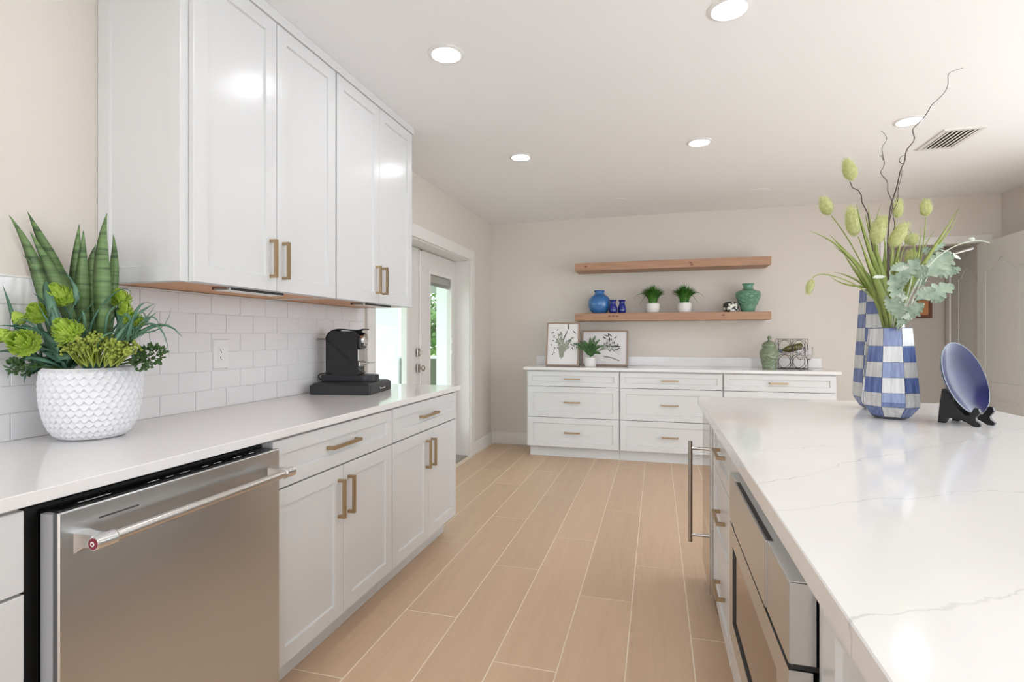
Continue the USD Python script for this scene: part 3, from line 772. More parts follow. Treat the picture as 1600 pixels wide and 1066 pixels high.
# cabinet nearer the camera
t = thing('island_end_cabinet', 'white shaker island cabinet at the bottom edge, nearer than the microwave', 'cabinet', (0.55, 0.2, 0))
obj('body', FI.box(-0.55, 0.870, -0.605, -0.002, 0.105, 0.876), 'cabinet_white', t)
obj('toe_kick', FI.box(-0.55, 0.870, -0.6, -0.062, 0.0, 0.105), 'cabinet_white', t)
front(t, FI, 'door', 0.30, 0.866, 0.118, 0.868)
front(t, FI, 'door', -0.545, 0.296, 0.118, 0.868)


# ------------------------------------------------------------------ garden side seen through the doors
obj('porch_floor', box(-5.2, WX - 0.245, 2.2, 8.2, -0.12, -0.03), 'concrete', kind='structure')
obj('porch_ceiling', box(-5.2, WX - 0.245, 2.2, 8.2, 2.36, 2.44), 'porch_white', kind='structure')
obj('lawn', box(-40, WX - 0.245, -10, 45, -0.30, -0.13), 'lawn', kind='structure')
obj('patio', box(WX - 0.24, 14, -14, NEAR - 0.01, -0.30, -0.06), 'concrete', kind='structure')
t = thing('porch_parapet', 'olive green half wall with white posts seen through the garden doors', 'wall', (-3.9, 8.0, 0))
obj('half_wall', box(-5.1, -2.2, 7.95, 8.1, -0.03, 0.86), 'porch_green', t)
obj('cap', box(-5.1, -2.2, 7.93, 8.12, 0.86, 0.90, 0.004), 'porch_white', t)
obj('post', box(-3.46, -2.9, 7.88, 8.09, -0.03, 2.355), 'porch_white', t)
obj('post', box(-4.66, -4.14, 7.88, 8.09, -0.03, 2.355), 'porch_white', t)
obj('beam', box(-5.1, -2.2, 7.96, 8.09, 1.95, 2.12), 'porch_grey', t)


def leaf_cloud(c, r, n, size, seed):
    g = np.random.default_rng(seed)
    V, F = [], []
    for k in range(n):
        d = g.normal(size=3); d /= np.linalg.norm(d)
        p = np.array(c) + d * np.array(r) * g.uniform(0.55, 1.0)
        a = g.normal(size=3); a /= np.linalg.norm(a)
        b = np.cross(a, d); b /= np.linalg.norm(b) + 1e-9
        s = size * g.uniform(0.6, 1.3)
        i = len(V)
        V += [p - a * s, p + b * s * 0.45, p + a * s, p - b * s * 0.45]
        F += [[i, i + 1, i + 2], [i, i + 2, i + 3]]
    return np.array(V), np.array(F)


for k, (x, y, r, h, lab) in enumerate(((-6.6, 15.5, 1.1, 1.5, 'low leafy shrub on the lawn seen through the right garden door'), (-10.5, 20.5, 2.2, 3.6, 'leafy tree seen through the garden doors beyond the porch'), (-6.8, 22.0, 1.6, 3.4, 'tree farthest away beyond the lawn, behind the shrub'))):
    t = thing('shrub' if k == 0 else 'tree', lab, 'shrub' if k == 0 else 'tree', (x, y, -0.13))
    obj('trunk', tube([(x, y, -0.15), (x + 0.05, y, h * 0.5), (x, y + 0.05, h)], [0.09, 0.07, 0.03], 8), 'twig', t)
    obj('foliage', leaf_cloud((x, y, h), (r, r, r * 0.75), 900, 0.16, 40 + k), 'shrub_leaf', t, smooth=False)

# framed panel on the hall wall
t = thing('hall_picture', 'small reddish brown wooden wall frame on the hall wall behind the flowers', 'picture', (2.70, HY, 1.5))
obj('frame', plate_with_holes(sbox(2.60, 1.415, 2.755, 1.63), [sbox(2.63, 1.445, 2.725, 1.60)], 0.02, lambda v: np.c_[v[:, 0], HY - v[:, 2], v[:, 1]]), 'red_wood', t)
obj('inset', box(2.63, 2.725, HY - 0.010, HY - 0.0005, 1.445, 1.60), 'orange_wood', t)

# ------------------------------------------------------------------ coffee machine on its capsule drawer
cth = math.radians(9.4)
CO = np.array([-1.637, 2.576, CT])


def cm(m):
    m = m.copy()
    m.apply_transform(trimesh.transformations.rotation_matrix(cth, [0, 0, 1]))
    m.apply_translation(CO)
    return m


t = thing('capsule_drawer', 'flat charcoal coffee capsule drawer under the coffee machine', 'drawer', CO)
lp = lambda z, i, b: np.array([[x, y, z] for x, y in ((-0.165 + i + b, -0.168 + i), (0.165 - i - b, -0.168 + i), (0.165 - i, -0.168 + i + b), (0.165 - i, 0.168 - i - b), (0.165 - i - b, 0.168 - i), (-0.165 + i + b, 0.168 - i), (-0.165 + i, 0.168 - i - b), (-0.165 + i, -0.168 + i + b))])
obj('case', cm(rings([lp(0.001, 0.001, 0.004), lp(0.004, 0, 0.004), lp(0.046, 0, 0.004), lp(0.058, 0.012, 0.010), lp(0.061, 0.02, 0.012)])), 'charcoal', t)
obj('drawer_front', cm(box(0.1652, 0.1668, -0.155, 0.155, 0.006, 0.044, 0.0006)), 'charcoal', t)
obj('handle', cm(cat_(box(0.1668, 0.178, -0.035, 0.035, 0.021, 0.027, 0.002), box(0.1668, 0.176, -0.035, -0.029, 0.021, 0.031, 0.002), box(0.1668, 0.176, 0.029, 0.035, 0.021, 0.031, 0.002))), 'chrome', t)
t = thing('coffee_machine', 'black capsule coffee machine with a chrome round head at the far end of the worktop', 'coffee machine', CO + np.array([0, 0, 0.061]))
Z = 0.0612


def stadium(x0, x1, hw, z0, z1, b=0.004):
    out = []
    for z, i in ((z0, 0.002), (z0 + b, 0), (z1 - b, 0), (z1, b)):
        L = []
        for k in range(13):
            a = -PI / 2 + PI * k / 12
            L.append([x1 - hw + (hw - i) * math.cos(a), (hw - i) * math.sin(a), z])
        for k in range(5):
            a = PI / 2 + PI / 2 * k / 4
            L.append([x0 + 0.02 + (0.02 - i) * math.cos(a), hw - 0.02 + (0.02 - i) * math.sin(a), z])
        for k in range(5):
            a = PI + PI / 2 * k / 4
            L.append([x0 + 0.02 + (0.02 - i) * math.cos(a), -hw + 0.02 + (0.02 - i) * math.sin(a), z])
        out.append(np.array(L))
    return rings(out)


obj('base_tray', cm(stadium(-0.155, 0.150, 0.068, Z, Z + 0.036)), 'charcoal', t)
zb, zt = Z + 0.0362, 0.338
body = Polygon([(-0.13, zb), (0.05, zb), (0.05, zt - 0.055), (0.052, zt - 0.02), (0.035, zt), (-0.095, zt), (-0.118, zt - 0.02), (-0.13, zt - 0.055)])
bm = trimesh.creation.extrude_polygon(body.buffer(-0.004).buffer(0.004), 0.104, engine='earcut')
bv = np.array(bm.vertices)
bo = obj('body', cm(fixed(np.c_[bv[:, 0], bv[:, 2] - 0.052, bv[:, 1]], np.array(bm.faces))), 'black_plastic', t)
sp = Polygon([(-0.13, zt - 0.052), (-0.115, zt - 0.052), (0.05, zb + 0.058), (0.05, zb + 0.042), (0.035, zb + 0.050)])
for s in (-1,):
    mm = trimesh.creation.extrude_polygon(sp, 0.0016, engine='earcut'); v = np.array(mm.vertices)
    obj('side_stripe', cm(fixed(np.c_[v[:, 0], -0.0526 - v[:, 2] * 0.5, v[:, 1]], np.array(mm.faces))), 'black_gloss', t)
obj('top_lever', cm(rings([np.array([p + np.array([0, -w, -h]), p + np.array([0, w, -h]), p + np.array([0, w, h]), p + np.array([0, -w, h])]) for p, w, h in zip(spline([(-0.134, 0, zt - 0.058), (-0.121, 0, zt - 0.014), (-0.09, 0, zt + 0.0045), (0.0, 0, zt + 0.0055), (0.05, 0, zt + 0.004), (0.08, 0, zt + 0.010)], 18), np.full(18, 0.044), np.full(18, 0.0035))])), 'black_gloss', t)
obj('tank_lid', cm(box(-0.185, -0.130, -0.045, 0.045, 0.291, 0.296, 0.002)), 'dark_metal', t)
rot = trimesh.transformations.rotation_matrix(PI / 2, [0, 1, 0])
hd = lathe([(0.001, 0), (0.036, 0), (0.038, 0.006), (0.038, 0.022), (0.034, 0.030), (0.0305, 0.031), (0.029, 0.027), (0.001, 0.027)], 36)
hd.apply_transform(rot); hd.apply_translation([0.050, 0, zt - 0.047])
ho = obj('head', cm(hd), 'chrome', t)
fd = lathe([(0.001, 0), (0.0285, 0), (0.0255, 0.006), (0.012, 0.010), (0.001, 0.011)], 28); fd.apply_transform(rot); fd.apply_translation([0.0768, 0, zt - 0.047])
obj('head_dial', cm(fd), 'stainless_light', ho)
obj('head_collar', cm(box(0.045, 0.066, -0.046, 0.046, zt - 0.098, zt - 0.03, 0.006)), 'black_plastic', t)
obj('front_plate', cm(box(0.0495, 0.0525, -0.042, 0.042, zb + 0.075, zt - 0.10, 0.001)), 'stainless_light', t)
obj('drip_box', cm(box(0.0495, 0.062, -0.044, 0.044, zb + 0.045, zb + 0.074, 0.003)), 'nickel', t)
obj('cup_rest', cm(cat_(box(0.062, 0.118, -0.040, 0.040, zb + 0.062, zb + 0.068, 0.002), cyl((0.10, -0.034, zb + 0.066), (0.10, 0.034, zb + 0.066), 0.003, 10))), 'chrome', t)
obj('front_stripe', cm(rings([np.array([[0.0502, y, z0], [0.0545, y, z0], [0.0545, y, z1], [0.0502, y, z1]]) for y, z0, z1 in ((-0.052, zb + 0.026, zb + 0.042), (0.052, zb + 0.003, zb + 0.012))])), 'black_gloss', t)
obj('power_cord', cm(tube(spline([(-0.10, -0.055, Z + 0.038), (-0.15, -0.062, Z + 0.042), (-0.168, -0.060, Z + 0.030), (-0.160, -0.05, Z + 0.010), (-0.158, -0.02, Z + 0.006)], 20), 0.0032)), 'black_plastic', t)

# ------------------------------------------------------------------ potted arrangement on the left worktop
PC = np.array([-1.668, 1.205, CT])


def near(px, py, depth, gap=0.022):
    """As at(), but never inside the left wall."""
    p = at(px, py, depth)
    lim = WX + 0.010 + gap
    if p[0] < lim:
        e = at(px, py, 1.0) - np.array([0, 0, EYE]) 
        p = np.array([0, 0, EYE]) + e * (lim / e[0])
    return p


D0 = 1.600
arr = thing('potted_arrangement', 'snake plant and lime flower arrangement in a white scalloped pot on the left worktop', 'potted plant', PC)


def scaled_pot(c):
    rows, nz, na, cols = 13, 13 * 10, 288, 36
    ctrl = [(0.066, 0.0), (0.084, 0.010), (0.104, 0.042), (0.1165, 0.09), (0.1215, 0.135), (0.1215, 0.18), (0.1185, 0.206), (0.117, 0.214)]
    pr_ = spline([(r, z) for r, z in ctrl], nz)
    a = np.linspace(0, 2 * PI, na, endpoint=False)
    L = []
    for i, (r, z) in enumerate(pr_):
        q = i / (nz - 1) * rows
        best = np.zeros(na)
        for rr in (int(q) - 1, int(q), int(q) + 1):
            tt = q - rr                      # 0 at the scale's lower edge
            ph = a / (2 * PI) * cols + 0.5 * (rr % 2)
            s = np.abs((ph % 1) - 0.5) * 2
            edge = 0.55 * s ** 1.6           # rounded lower edge
            h = np.clip((tt - edge) / 0.16, 0, 1) * np.clip(1.5 - (tt - edge), 0, 1.2)
            best = np.maximum(best, np.where((tt >= edge) & (tt < 1.55), h, 0))
        fade = min(1, i / 6) * min(1, (nz - 1 - i) / 5)
        d = 0.0056 * best * fade
        L.append(np.c_[(r + d) * np.cos(a), (r + d) * np.sin(a), np.full(na, z)] + c)
    for r, z in ((0.112, 0.2145), (0.109, 0.208), (0.107, 0.18)):
        L.append(np.c_[r * np.cos(a), r * np.sin(a), np.full(na, z)] + c)
    return rings(L)


obj('pot', scaled_pot(PC), 'pot_white', arr, smooth=40)
obj('moss_bed', lathe([(0.001, 0.17), (0.108, 0.17), (0.106, 0.188), (0.06, 0.2), (0.001, 0.205)], 32, PC), 'dark_sprig', arr)
SK = [((14, 336), (46, 395), (66, 455), (92, 545), 12.5, -0.02), ((43, 331), (74, 395), (97, 450), (118, 545), 14, 0.03), ((47, 362), (74, 415), (98, 470), (122, 550), 12, -0.03), ((36, 398), (56, 420), (76, 445), (108, 530), 8, 0.0),
      ((124, 350), (119, 400), (117, 450), (130, 550), 11, 0.06), ((130, 360), (128, 410), (126, 460), (140, 550), 12, 0.02), ((167, 333), (158, 385), (157, 450), (157, 545), 15.5, -0.04), ((150, 382), (140, 420), (142, 470), (150, 545), 12, 0.05), ((177, 366), (178, 405), (174, 450), (166, 545), 10.5, 0.03)]
for tip, b, c, base, hw, dd_ in SK:
    P_ = spline([near(*base, D0 + dd_ * 0.5), near(*c, D0 + dd_), near(*b, D0 + dd_), near(*tip, D0 + dd_ * 1.3)], 22)
    s = np.linspace(0, 1, 22)
    w = 0.88 * hw * D0 / FPX * np.interp(s, [0, 0.3, 0.5, 0.68, 0.84, 0.94, 1], [0.72, 0.95, 1.0, 0.80, 0.45, 0.2, 0.03])
    obj('snake_leaf', blade(P_, w, (0.45 + dd_ * 4, -0.9, 0.1), 0.22, 0.002), 'snake_green', arr, smooth=True)


def mum(c, r, up, seed, bud=False):
    """A pompon flower of narrow incurved petals."""
    g = np.random.default_rng(seed)
    up = np.array(up, float); up /= np.linalg.norm(up)
    e1 = np.cross(up, [0.3, 0.2, 0.9]); e1 /= np.linalg.norm(e1); e2 = np.cross(up, e1)
    ms = [ball(c, r * 0.62, 2, (1, 1, 1)) if bud else lathe([(0.001, -0.5 * r), (0.5 * r, -0.35 * r), (0.62 * r, 0), (0.3 * r, 0.15 * r), (0.001, 0.1 * r)], 14)]
    if not bud:
        T = np.eye(4); T[:3, 0], T[:3, 1], T[:3, 2], T[:3, 3] = e1, e2, up, c
        ms[0].apply_transform(T)
    for ring, (n, el, ln) in enumerate(((26, -0.15, 1.0), (24, 0.22, 0.98), (20, 0.55, 0.88), (15, 0.9, 0.72))):
        for k in range(n):
            a = 2 * PI * (k + 0.5 * (ring % 2)) / n + g.uniform(-0.08, 0.08)
            d = (math.cos(a) * e1 + math.sin(a) * e2)
            E = el + g.uniform(-0.1, 0.1)
            p0 = c + up * r * 0.0 + d * r * 0.25
            p1 = c + d * r * ln * 0.75 * math.cos(E) + up * r * 0.75 * math.sin(E)
            p2 = c + d * r * ln * (1.0 if not bud else 0.6) * math.cos(E + 0.25) + up * r * (math.sin(E) + 0.22 + 0.12 * ring * (not bud))
            ms.append(blade(np.array([p0, p1, p2]), np.array([0.07, 0.125, 0.06]) * r, up + d, 0.25, 0.0006))
    return cat_(*ms)


for k, (px, py, r, dd_, up) in enumerate(((97, 468, 23, -0.05, (0.2, -0.6, 0.8)), (63, 492, 20, -0.07, (0.4, -0.7, 0.6)), (109, 521, 23, -0.13, (0.2, -0.8, 0.7)), (40, 537, 24, -0.13, (0.4, -0.8, 0.35)), (31, 499, 15, -0.02, (-0.2, -0.5, 0.9)), (7, 525, 17, -0.06, (-0.3, -0.7, 0.6)), (190, 470, 18, 0.02, (0.3, -0.5, 0.8)), (209, 502, 16, -0.04, (0.6, -0.6, 0.6)), (196, 487, 14, 0.0, (0.4, -0.4, 0.8)))):
    c = near(px, py, D0 + dd_, 0.045)
    bud = k in (4, 5)
    f = obj('flower', mum(c, 0.86 * r * D0 / FPX, up, 100 + k, bud), 'lime_petal', arr, smooth=False)
    obj('flower_stem', tube(spline([c - np.array([0, 0, 0.01]), (c + PC + np.array([0, 0, 0.21])) / 2 + np.array([0, 0, 0.01]), PC + np.array([0, 0, 0.19])], 8), 0.003, 6), 'teal_blade', f)

BL = [[(150, 575), (205, 530), (235, 511), (284, 526), 4.5], [(175, 570), (205, 525), (230, 500), (246, 488), 3.5], [(170, 570), (200, 520), (215, 482), (240, 476), 3.0], [(170, 570), (205, 500), (222, 486), (243, 474), 3.2], [(180, 560), (205, 520), (235, 495), (250, 512), 2.6],
      [(90, 575), (45, 545), (22, 500), (4, 446), 4.0], [(90, 575), (40, 555), (15, 548), (-12, 556), 4.0], [(95, 570), (60, 540), (30, 530), (-10, 540), 4.5], [(100, 575), (60, 560), (20, 570), (12, 592), 4.0], [(95, 575), (55, 565), (42, 580), (38, 600), 3.5], [(110, 560), (85, 500), (66, 470), (52, 458), 4.0],
      [(100, 570), (92, 520), (80, 480), (74, 440), 8.0], [(118, 560), (107, 500), (118, 470), (102, 424), 6.5], [(105, 575), (70, 545), (45, 540), (15, 525), 6.0], [(100, 570), (70, 535), (62, 560), (52, 580), 5.0], [(110, 575), (75, 560), (55, 575), (36, 585), 7.0], [(110, 570), (80, 530), (40, 512), (0, 508), 5.5], [(150, 560), (145, 500), (165, 470), (205, 460), 2.2], [(100, 560), (112, 520), (150, 470), (178, 455), 1.8],
      [(185, 560), (195, 530), (188, 500), (195, 470), 6.0], [(180, 565), (198, 540), (202, 515), (210, 490), 5.5], [(95, 570), (98, 540), (84, 500), (92, 470), 7.5], [(110, 570), (100, 555), (80, 548), (62, 552), 9.0], [(120, 572), (105, 560), (92, 540), (80, 535), 8.0], [(95, 575), (120, 545), (132, 540), (150, 530), 5.0]]
gq = np.random.default_rng(77)
for k in range(22):
    ax_ = gq.uniform(-1, 1)
    BL.append([(138 + 40 * ax_, 572), (138 + 75 * ax_, 540 - gq.uniform(0, 25)), (138 + 105 * ax_, 515 - gq.uniform(-10, 35)), (138 + 135 * ax_, 515 - gq.uniform(-50, 45)), gq.uniform(1.4, 3.4)])
for i, (a, b, c, d, w) in enumerate(BL):
    dz = [0, rng.uniform(-0.06, 0.0), rng.uniform(-0.09, 0.02), rng.uniform(-0.10, 0.03)]
    P_ = spline([near(p[0], p[1], D0 + z - 0.03) for p, z in zip((a, b, c, d), dz)], 14)
    s = np.linspace(0, 1, 14)
    obj('grass_blade', blade(P_, w * D0 / FPX * np.interp(s, [0, 0.3, 0.7, 1], [0.6, 1, 0.75, 0.05]), (0.5, -0.75, 0.5), 0.18), 'teal_blade', arr, smooth=True)
# olive umbels on forked stalks
ms_s, n_u = [], 0
for u_ in range(7):
    g = np.random.default_rng(300 + u_)
    px0 = 128 + u_ * 9
    base = near(px0, 573, D0 - 0.08 - 0.02 * (u_ % 3))
    ms = []
    for k in range(16):
        top = near(px0 + (u_ - 3) * 6.0 + g.uniform(-16, 16), 548 - (10 if u_ in (2, 3) else 0) + g.uniform(-14, 10) - 3 * abs(u_ - 3) * 0.2, D0 - 0.09 + g.uniform(-0.05, 0.05))
        mid = base * 0.45 + top * 0.55 + g.normal(size=3) * 0.003
        ms.append(tube(spline([base, mid, top], 6), [0.0019, 0.0017, 0.0016, 0.0015, 0.0014, 0.0013], 5))
        for q in range(5):
            ms.append(ball(top + g.normal(size=3) * 0.0055, g.uniform(0.0034, 0.0052), 1))
    obj('filler_umbel', cat_(*ms), 'olive_sprig', arr, smooth=True)
# dark clustered sprigs at both rims
for k, (px, py, r, n, dd_) in enumerate(((236, 555, 20, 120, 0.0), (222, 566, 14, 70, -0.03), (45, 572, 16, 80, -0.05), (25, 574, 12, 50, -0.04))):
    g = np.random.default_rng(500 + k)
    c = near(px, py, D0 + dd_, 0.05)
    ms = [tube(spline([PC + np.array([0, 0, 0.19]), (PC + np.array([0, 0, 0.21]) + c) / 2, c], 8), 0.003, 6)]
    for q in range(n):
        d = g.normal(size=3); d /= np.linalg.norm(d)
        p = c + d * r * D0 / FPX * g.uniform(0.5, 1.0) * np.array([1, 1, 0.85])
        e = p + (d + np.array([0, 0, 0.3])) * 0.011
        ms.append(blade(np.array([p, (p + e) / 2, e]), np.array([0.002, 0.0055, 0.002]), g.normal(size=3), 0.3))
    obj('dark_sprig', cat_(*ms), 'dark_sprig', arr, smooth=False)

# ------------------------------------------------------------------ prints on the back worktop


def leaf_poly(x, y, l, w, deg):
    a = np.linspace(0, 2 * PI, 12, endpoint=False)
    p = Polygon(np.c_[np.cos(a) * l / 2 + l / 2, np.sin(a) * w / 2 * (1 - 0.3 * np.cos(a))])
    return affinity.translate(affinity.rotate(p, deg, origin=(0, 0)), x, y)


def stroke(pts, w):
    return LineString([tuple(p) for p in spline(pts, 12)]).buffer(w / 2)


def framed(name, label, x0, w, h, y0, lean, art, group):
    """A frame standing on the back worktop and leaning back towards the wall."""
    t = thing(name, label, 'picture', (x0 + w / 2, y0, CT), group)
    sl, cl = math.sin(lean), math.cos(lean)
    to3 = lambda v: np.c_[x0 + v[:, 0], y0 + v[:, 1] * sl - v[:, 2] * cl + 0.021 * cl, CT + 0.0004 + v[:, 1] * cl + v[:, 2] * sl]
    fw = 0.016
    obj('frame', plate_with_holes(sbox(0, 0, w, h), [sbox(fw, fw, w - fw, h - fw)], 0.021, to3), 'frame_wood', t)
    mm = trimesh.creation.extrude_polygon(sbox(fw - 0.002, fw - 0.002, w - fw + 0.002, h - fw + 0.002), 0.012, engine='earcut')
    pa = obj('print_sheet', fixed(to3(np.array(mm.vertices)), np.array(mm.faces)), 'paper', t)
    for m_, shapes in art:
        sh = unary_union(shapes)
        mm = cat_(*[trimesh.creation.extrude_polygon(s, 0.0004, engine='earcut') for s in getattr(sh, 'geoms', [sh])])
        v = np.array(mm.vertices); v[:, 2] += 0.0121
        obj('botanical_drawing', fixed(to3(v), np.array(mm.faces)), m_, pa)


g = np.random.default_rng(11)
ink, grn = [], []
b0 = (0.165, 0.075)          # a tied bunch rising from the foot of the sheet
for k in range(9):
    tx, ty = 0.10 + 0.022 * k, 0.30 + 0.06 * math.sin(k * 0.8)
    grn.append(stroke([b0, (0.165 + (tx - 0.165) * 0.35, 0.19), (tx, ty)], 0.007))
    for q in range(4):
        f = 0.45 + q * 0.15
        grn.append(leaf_poly(b0[0] + (tx - b0[0]) * f, b0[1] + (ty - b0[1]) * f, 0.04, 0.013, 60 + g.uniform(-40, 60)))
grn.append(Polygon([(0.145, 0.09), (0.185, 0.09), (0.21, 0.21), (0.13, 0.2)]))
for x, y, l, w, a in ((0.232, 0.385, 0.07, 0.012, 88), (0.28, 0.375, 0.055, 0.010, -48), (0.255, 0.235, 0.06, 0.009, -30), (0.275, 0.20, 0.035, 0.008, -70), (0.225, 0.26, 0.045, 0.015, 25), (0.175, 0.27, 0.09, 0.009, 65), (0.185, 0.28, 0.11, 0.011, 68)):
    ink.append(leaf_poly(x, y, l, w, a))
for k in range(16):
    a = g.uniform(0, 360)
    ink.append(leaf_poly(0.06 + g.uniform(0, 0.08), 0.13 + 0.25 * k / 15, 0.022, 0.010, a))
framed('framed_print', 'tall portrait botanical print in a light wood frame, leaning left on the rear worktop', -1.131, 0.352, 0.462, 5.40, math.radians(10), [('print_green', grn), ('print_ink', ink)], 'framed botanical prints')
ink, grn = [], []
for k in range(12):
    a = -15 + 7 * k
    grn.append(stroke([(0.16, 0.14), (0.23, 0.17 + 0.004 * k), (0.20 + 0.2 * math.cos(math.radians(a)), 0.16 + 0.16 * math.sin(math.radians(a)))], 0.0035))
for k in range(26):
    a = math.radians(g.uniform(5, 65)); r = g.uniform(0.09, 0.2)
    ink.append(leaf_poly(0.19 + r * math.cos(a), 0.14 + r * math.sin(a), 0.028, 0.010, math.degrees(a) + g.uniform(-60, 60)))
for x, y, l, w, a in ((0.275, 0.345, 0.055, 0.012, -40), (0.235, 0.33, 0.05, 0.010, -22), (0.22, 0.31, 0.05, 0.012, -35), (0.34, 0.29, 0.04, 0.010, 40), (0.31, 0.20, 0.05, 0.014, 15), (0.33, 0.205, 0.08, 0.016, 0)):
    ink.append(leaf_poly(x, y, l, w, a))
grn.append(stroke([(0.24, 0.095), (0.33, 0.08), (0.39, 0.055)], 0.012))
framed('framed_print', 'wide landscape botanical print in a light wood frame, behind the small fern pot', -0.775, 0.485, 0.375, 5.56, math.radians(9), [('print_green', grn), ('print_ink', ink)], 'framed botanical prints')


def tuft(c, n, h, spread, w, seed, droop=0.4, m_faces=7):
    """Grass-like blades; returns one mesh."""
    g = np.random.default_rng(seed)
    ms = []
    for k in range(n):
        a = g.uniform(0, 2 * PI); s = spread * math.sqrt(g.uniform(0.02, 1.0)); hh = h * g.uniform(0.75, 1.05)
        d = np.array([math.cos(a), math.sin(a), 0])
        q = q0 = s / spread
        P_ = spline([np.array(c) + d * 0.042 * q0, np.array(c) + d * s * 0.58 + np.array([0, 0, hh * 0.58]), np.array(c) + d * s + np.array([0, 0, hh * (1 - droop * q * q)])], m_faces)
        ms.append(blade(P_, w * np.interp(np.linspace(0, 1, m_faces), [0, 0.4, 0.8, 1], [0.7, 1, 0.7, 0.05]), -d + np.array([0, 0, 0.3]), 0.2))
    return ms


# small potted fern in front of the prints
fc = np.array([-0.660, 5.40, CT])
t = thing('potted_fern', 'small green fern in a plain white pot in front of the prints', 'potted plant', fc)
obj('pot', lathe([(0.050, 0.0005), (0.056, 0.004), (0.059, 0.095), (0.055, 0.097), (0.053, 0.080), (0.001, 0.078)], 36, fc), 'ceramic_white', t)
for k, (dx, dz, dy) in enumerate(((-0.16, 0.17, -0.03), (-0.13, 0.13, -0.05), (-0.06, 0.20, -0.02), (0.0, 0.23, 0.0), (0.05, 0.25, -0.03), (0.09, 0.21, -0.02), (0.03, 0.17, -0.07), (0.13, 0.15, -0.03), (-0.10, 0.19, 0.02), (0.10, 0.06, -0.05), (-0.02, 0.14, -0.08), (0.06, 0.13, -0.06))):
    p0, p2 = fc + np.array([0, 0, 0.085]), fc + np.array([dx, dy, 0.085 + dz * 0.88])
    P_ = spline([p0, p0 * 0.5 + p2 * 0.5 + np.array([-dx * 0.15, 0, 0.03]), p2], 13)
    ms = [tube(P_, 0.0016, 5)]
    for i in range(2, 13):
        for s in (-1, 1):
            tdir = P_[min(i, 12)] - P_[i - 1]; tdir /= np.linalg.norm(tdir)
            sd = np.cross(tdir, [0, -1, 0.25]) * s
            L_ = 0.042 * (1 - 0.75 * (i / 12) ** 2)
            ms.append(blade(np.array([P_[i], P_[i] + (sd * 0.6 + tdir * 0.5) * L_ * 0.6, P_[i] + (sd * 0.7 + tdir * 0.8) * L_]), np.array([0.004, 0.0075, 0.001]), (0, -1, 0.3), 0.2))
    obj('frond', cat_(*ms), 'fern_green', t, smooth=False)

# sage ginger jar
jc = np.array([1.022, 5.41, CT])
t = thing('ginger_jar', 'sage green ceramic ginger jar with a knobbed lid on the rear worktop', 'jar', jc)


def relief(prof, n, nz, f, c):
    pr_ = spline(prof, nz)
    a = np.linspace(0, 2 * PI, n, endpoint=False)
    return rings([np.c_[(r + f(a, z)) * np.cos(a), (r + f(a, z)) * np.sin(a), np.full(n, z)] + np.asarray(c) for r, z in pr_])


obj('body', relief([(0.060, 0.0005), (0.062, 0.02), (0.070, 0.07), (0.083, 0.13), (0.079, 0.175), (0.062, 0.20), (0.058, 0.212)], 90, 50, lambda a, z: 0.0035 * np.sin(6 * a + 3 * np.sin(z * 60)) * np.cos(z * 70 + 2 * np.sin(3 * a)) * float(0.02 < z < 0.19), jc), 'sage', t)
obj('lid', lathe([(0.061, 0.2125), (0.066, 0.216), (0.064, 0.232), (0.048, 0.252), (0.022, 0.266), (0.013, 0.272), (0.012, 0.280), (0.019, 0.290), (0.020, 0.302), (0.012, 0.314), (0.0005, 0.317)], 36, jc), 'sage', t)

# wine rack with a bottle, two glasses
rc = np.array([1.238, 5.52, CT])
t = thing('wine_rack', 'dark wire wine rack with round loops between the jar and the glasses', 'wine rack', rc)
W2, HR = 0.126, 0.285
for y in (-0.05, 0.05):
    P_ = [rc + np.array(p) for p in ((-W2, y, 0.004), (W2, y, 0.004), (W2, y, HR), (-W2, y, HR))]
    obj('wire_frame', cat_(*[cyl(P_[i], P_[(i + 1) % 4], 0.0028, 8) for i in range(4)], cyl(rc + np.array([0, y, 0.004]), rc + np.array([0, y, HR]), 0.0028, 8)), 'wire', t)
    for cx in (-W2 / 2, W2 / 2):
        for cz in (0.072, 0.212):
            a = np.linspace(0, 2 * PI, 25)
            obj('wire_loop', tube(np.array([rc + np.array([cx + 0.060 * math.cos(q), y, cz + 0.064 * math.sin(q)]) for q in a]), 0.0022, 6), 'wire', t)
for x in (-W2, 0, W2):
    for z in (0.004, HR):
        obj('cross_wire', cyl(rc + np.array([x, -0.05, z]), rc + np.array([x, 0.05, z]), 0.0026, 8), 'wire', t)
bc = rc + np.array([-0.012, 0.0, 0.1935])
t = thing('wine_bottle', 'olive green wine bottle lying across the wire rack', 'bottle', bc)
bp = [(0.0005, -0.105), (0.031, -0.105), (0.034, -0.098), (0.034, 0.01), (0.030, 0.03), (0.017, 0.055), (0.0135, 0.065)]
T = trimesh.transformations.rotation_matrix(PI / 2, [0, 1, 0]); T2 = trimesh.transformations.rotation_matrix(math.radians(-14), [0, 1, 0])
flip = trimesh.transformations.rotation_matrix(PI, [0, 0, 1])


def lay(m):
    for q in (T, flip, T2):
        m.apply_transform(q)
    return m.apply_translation(bc)


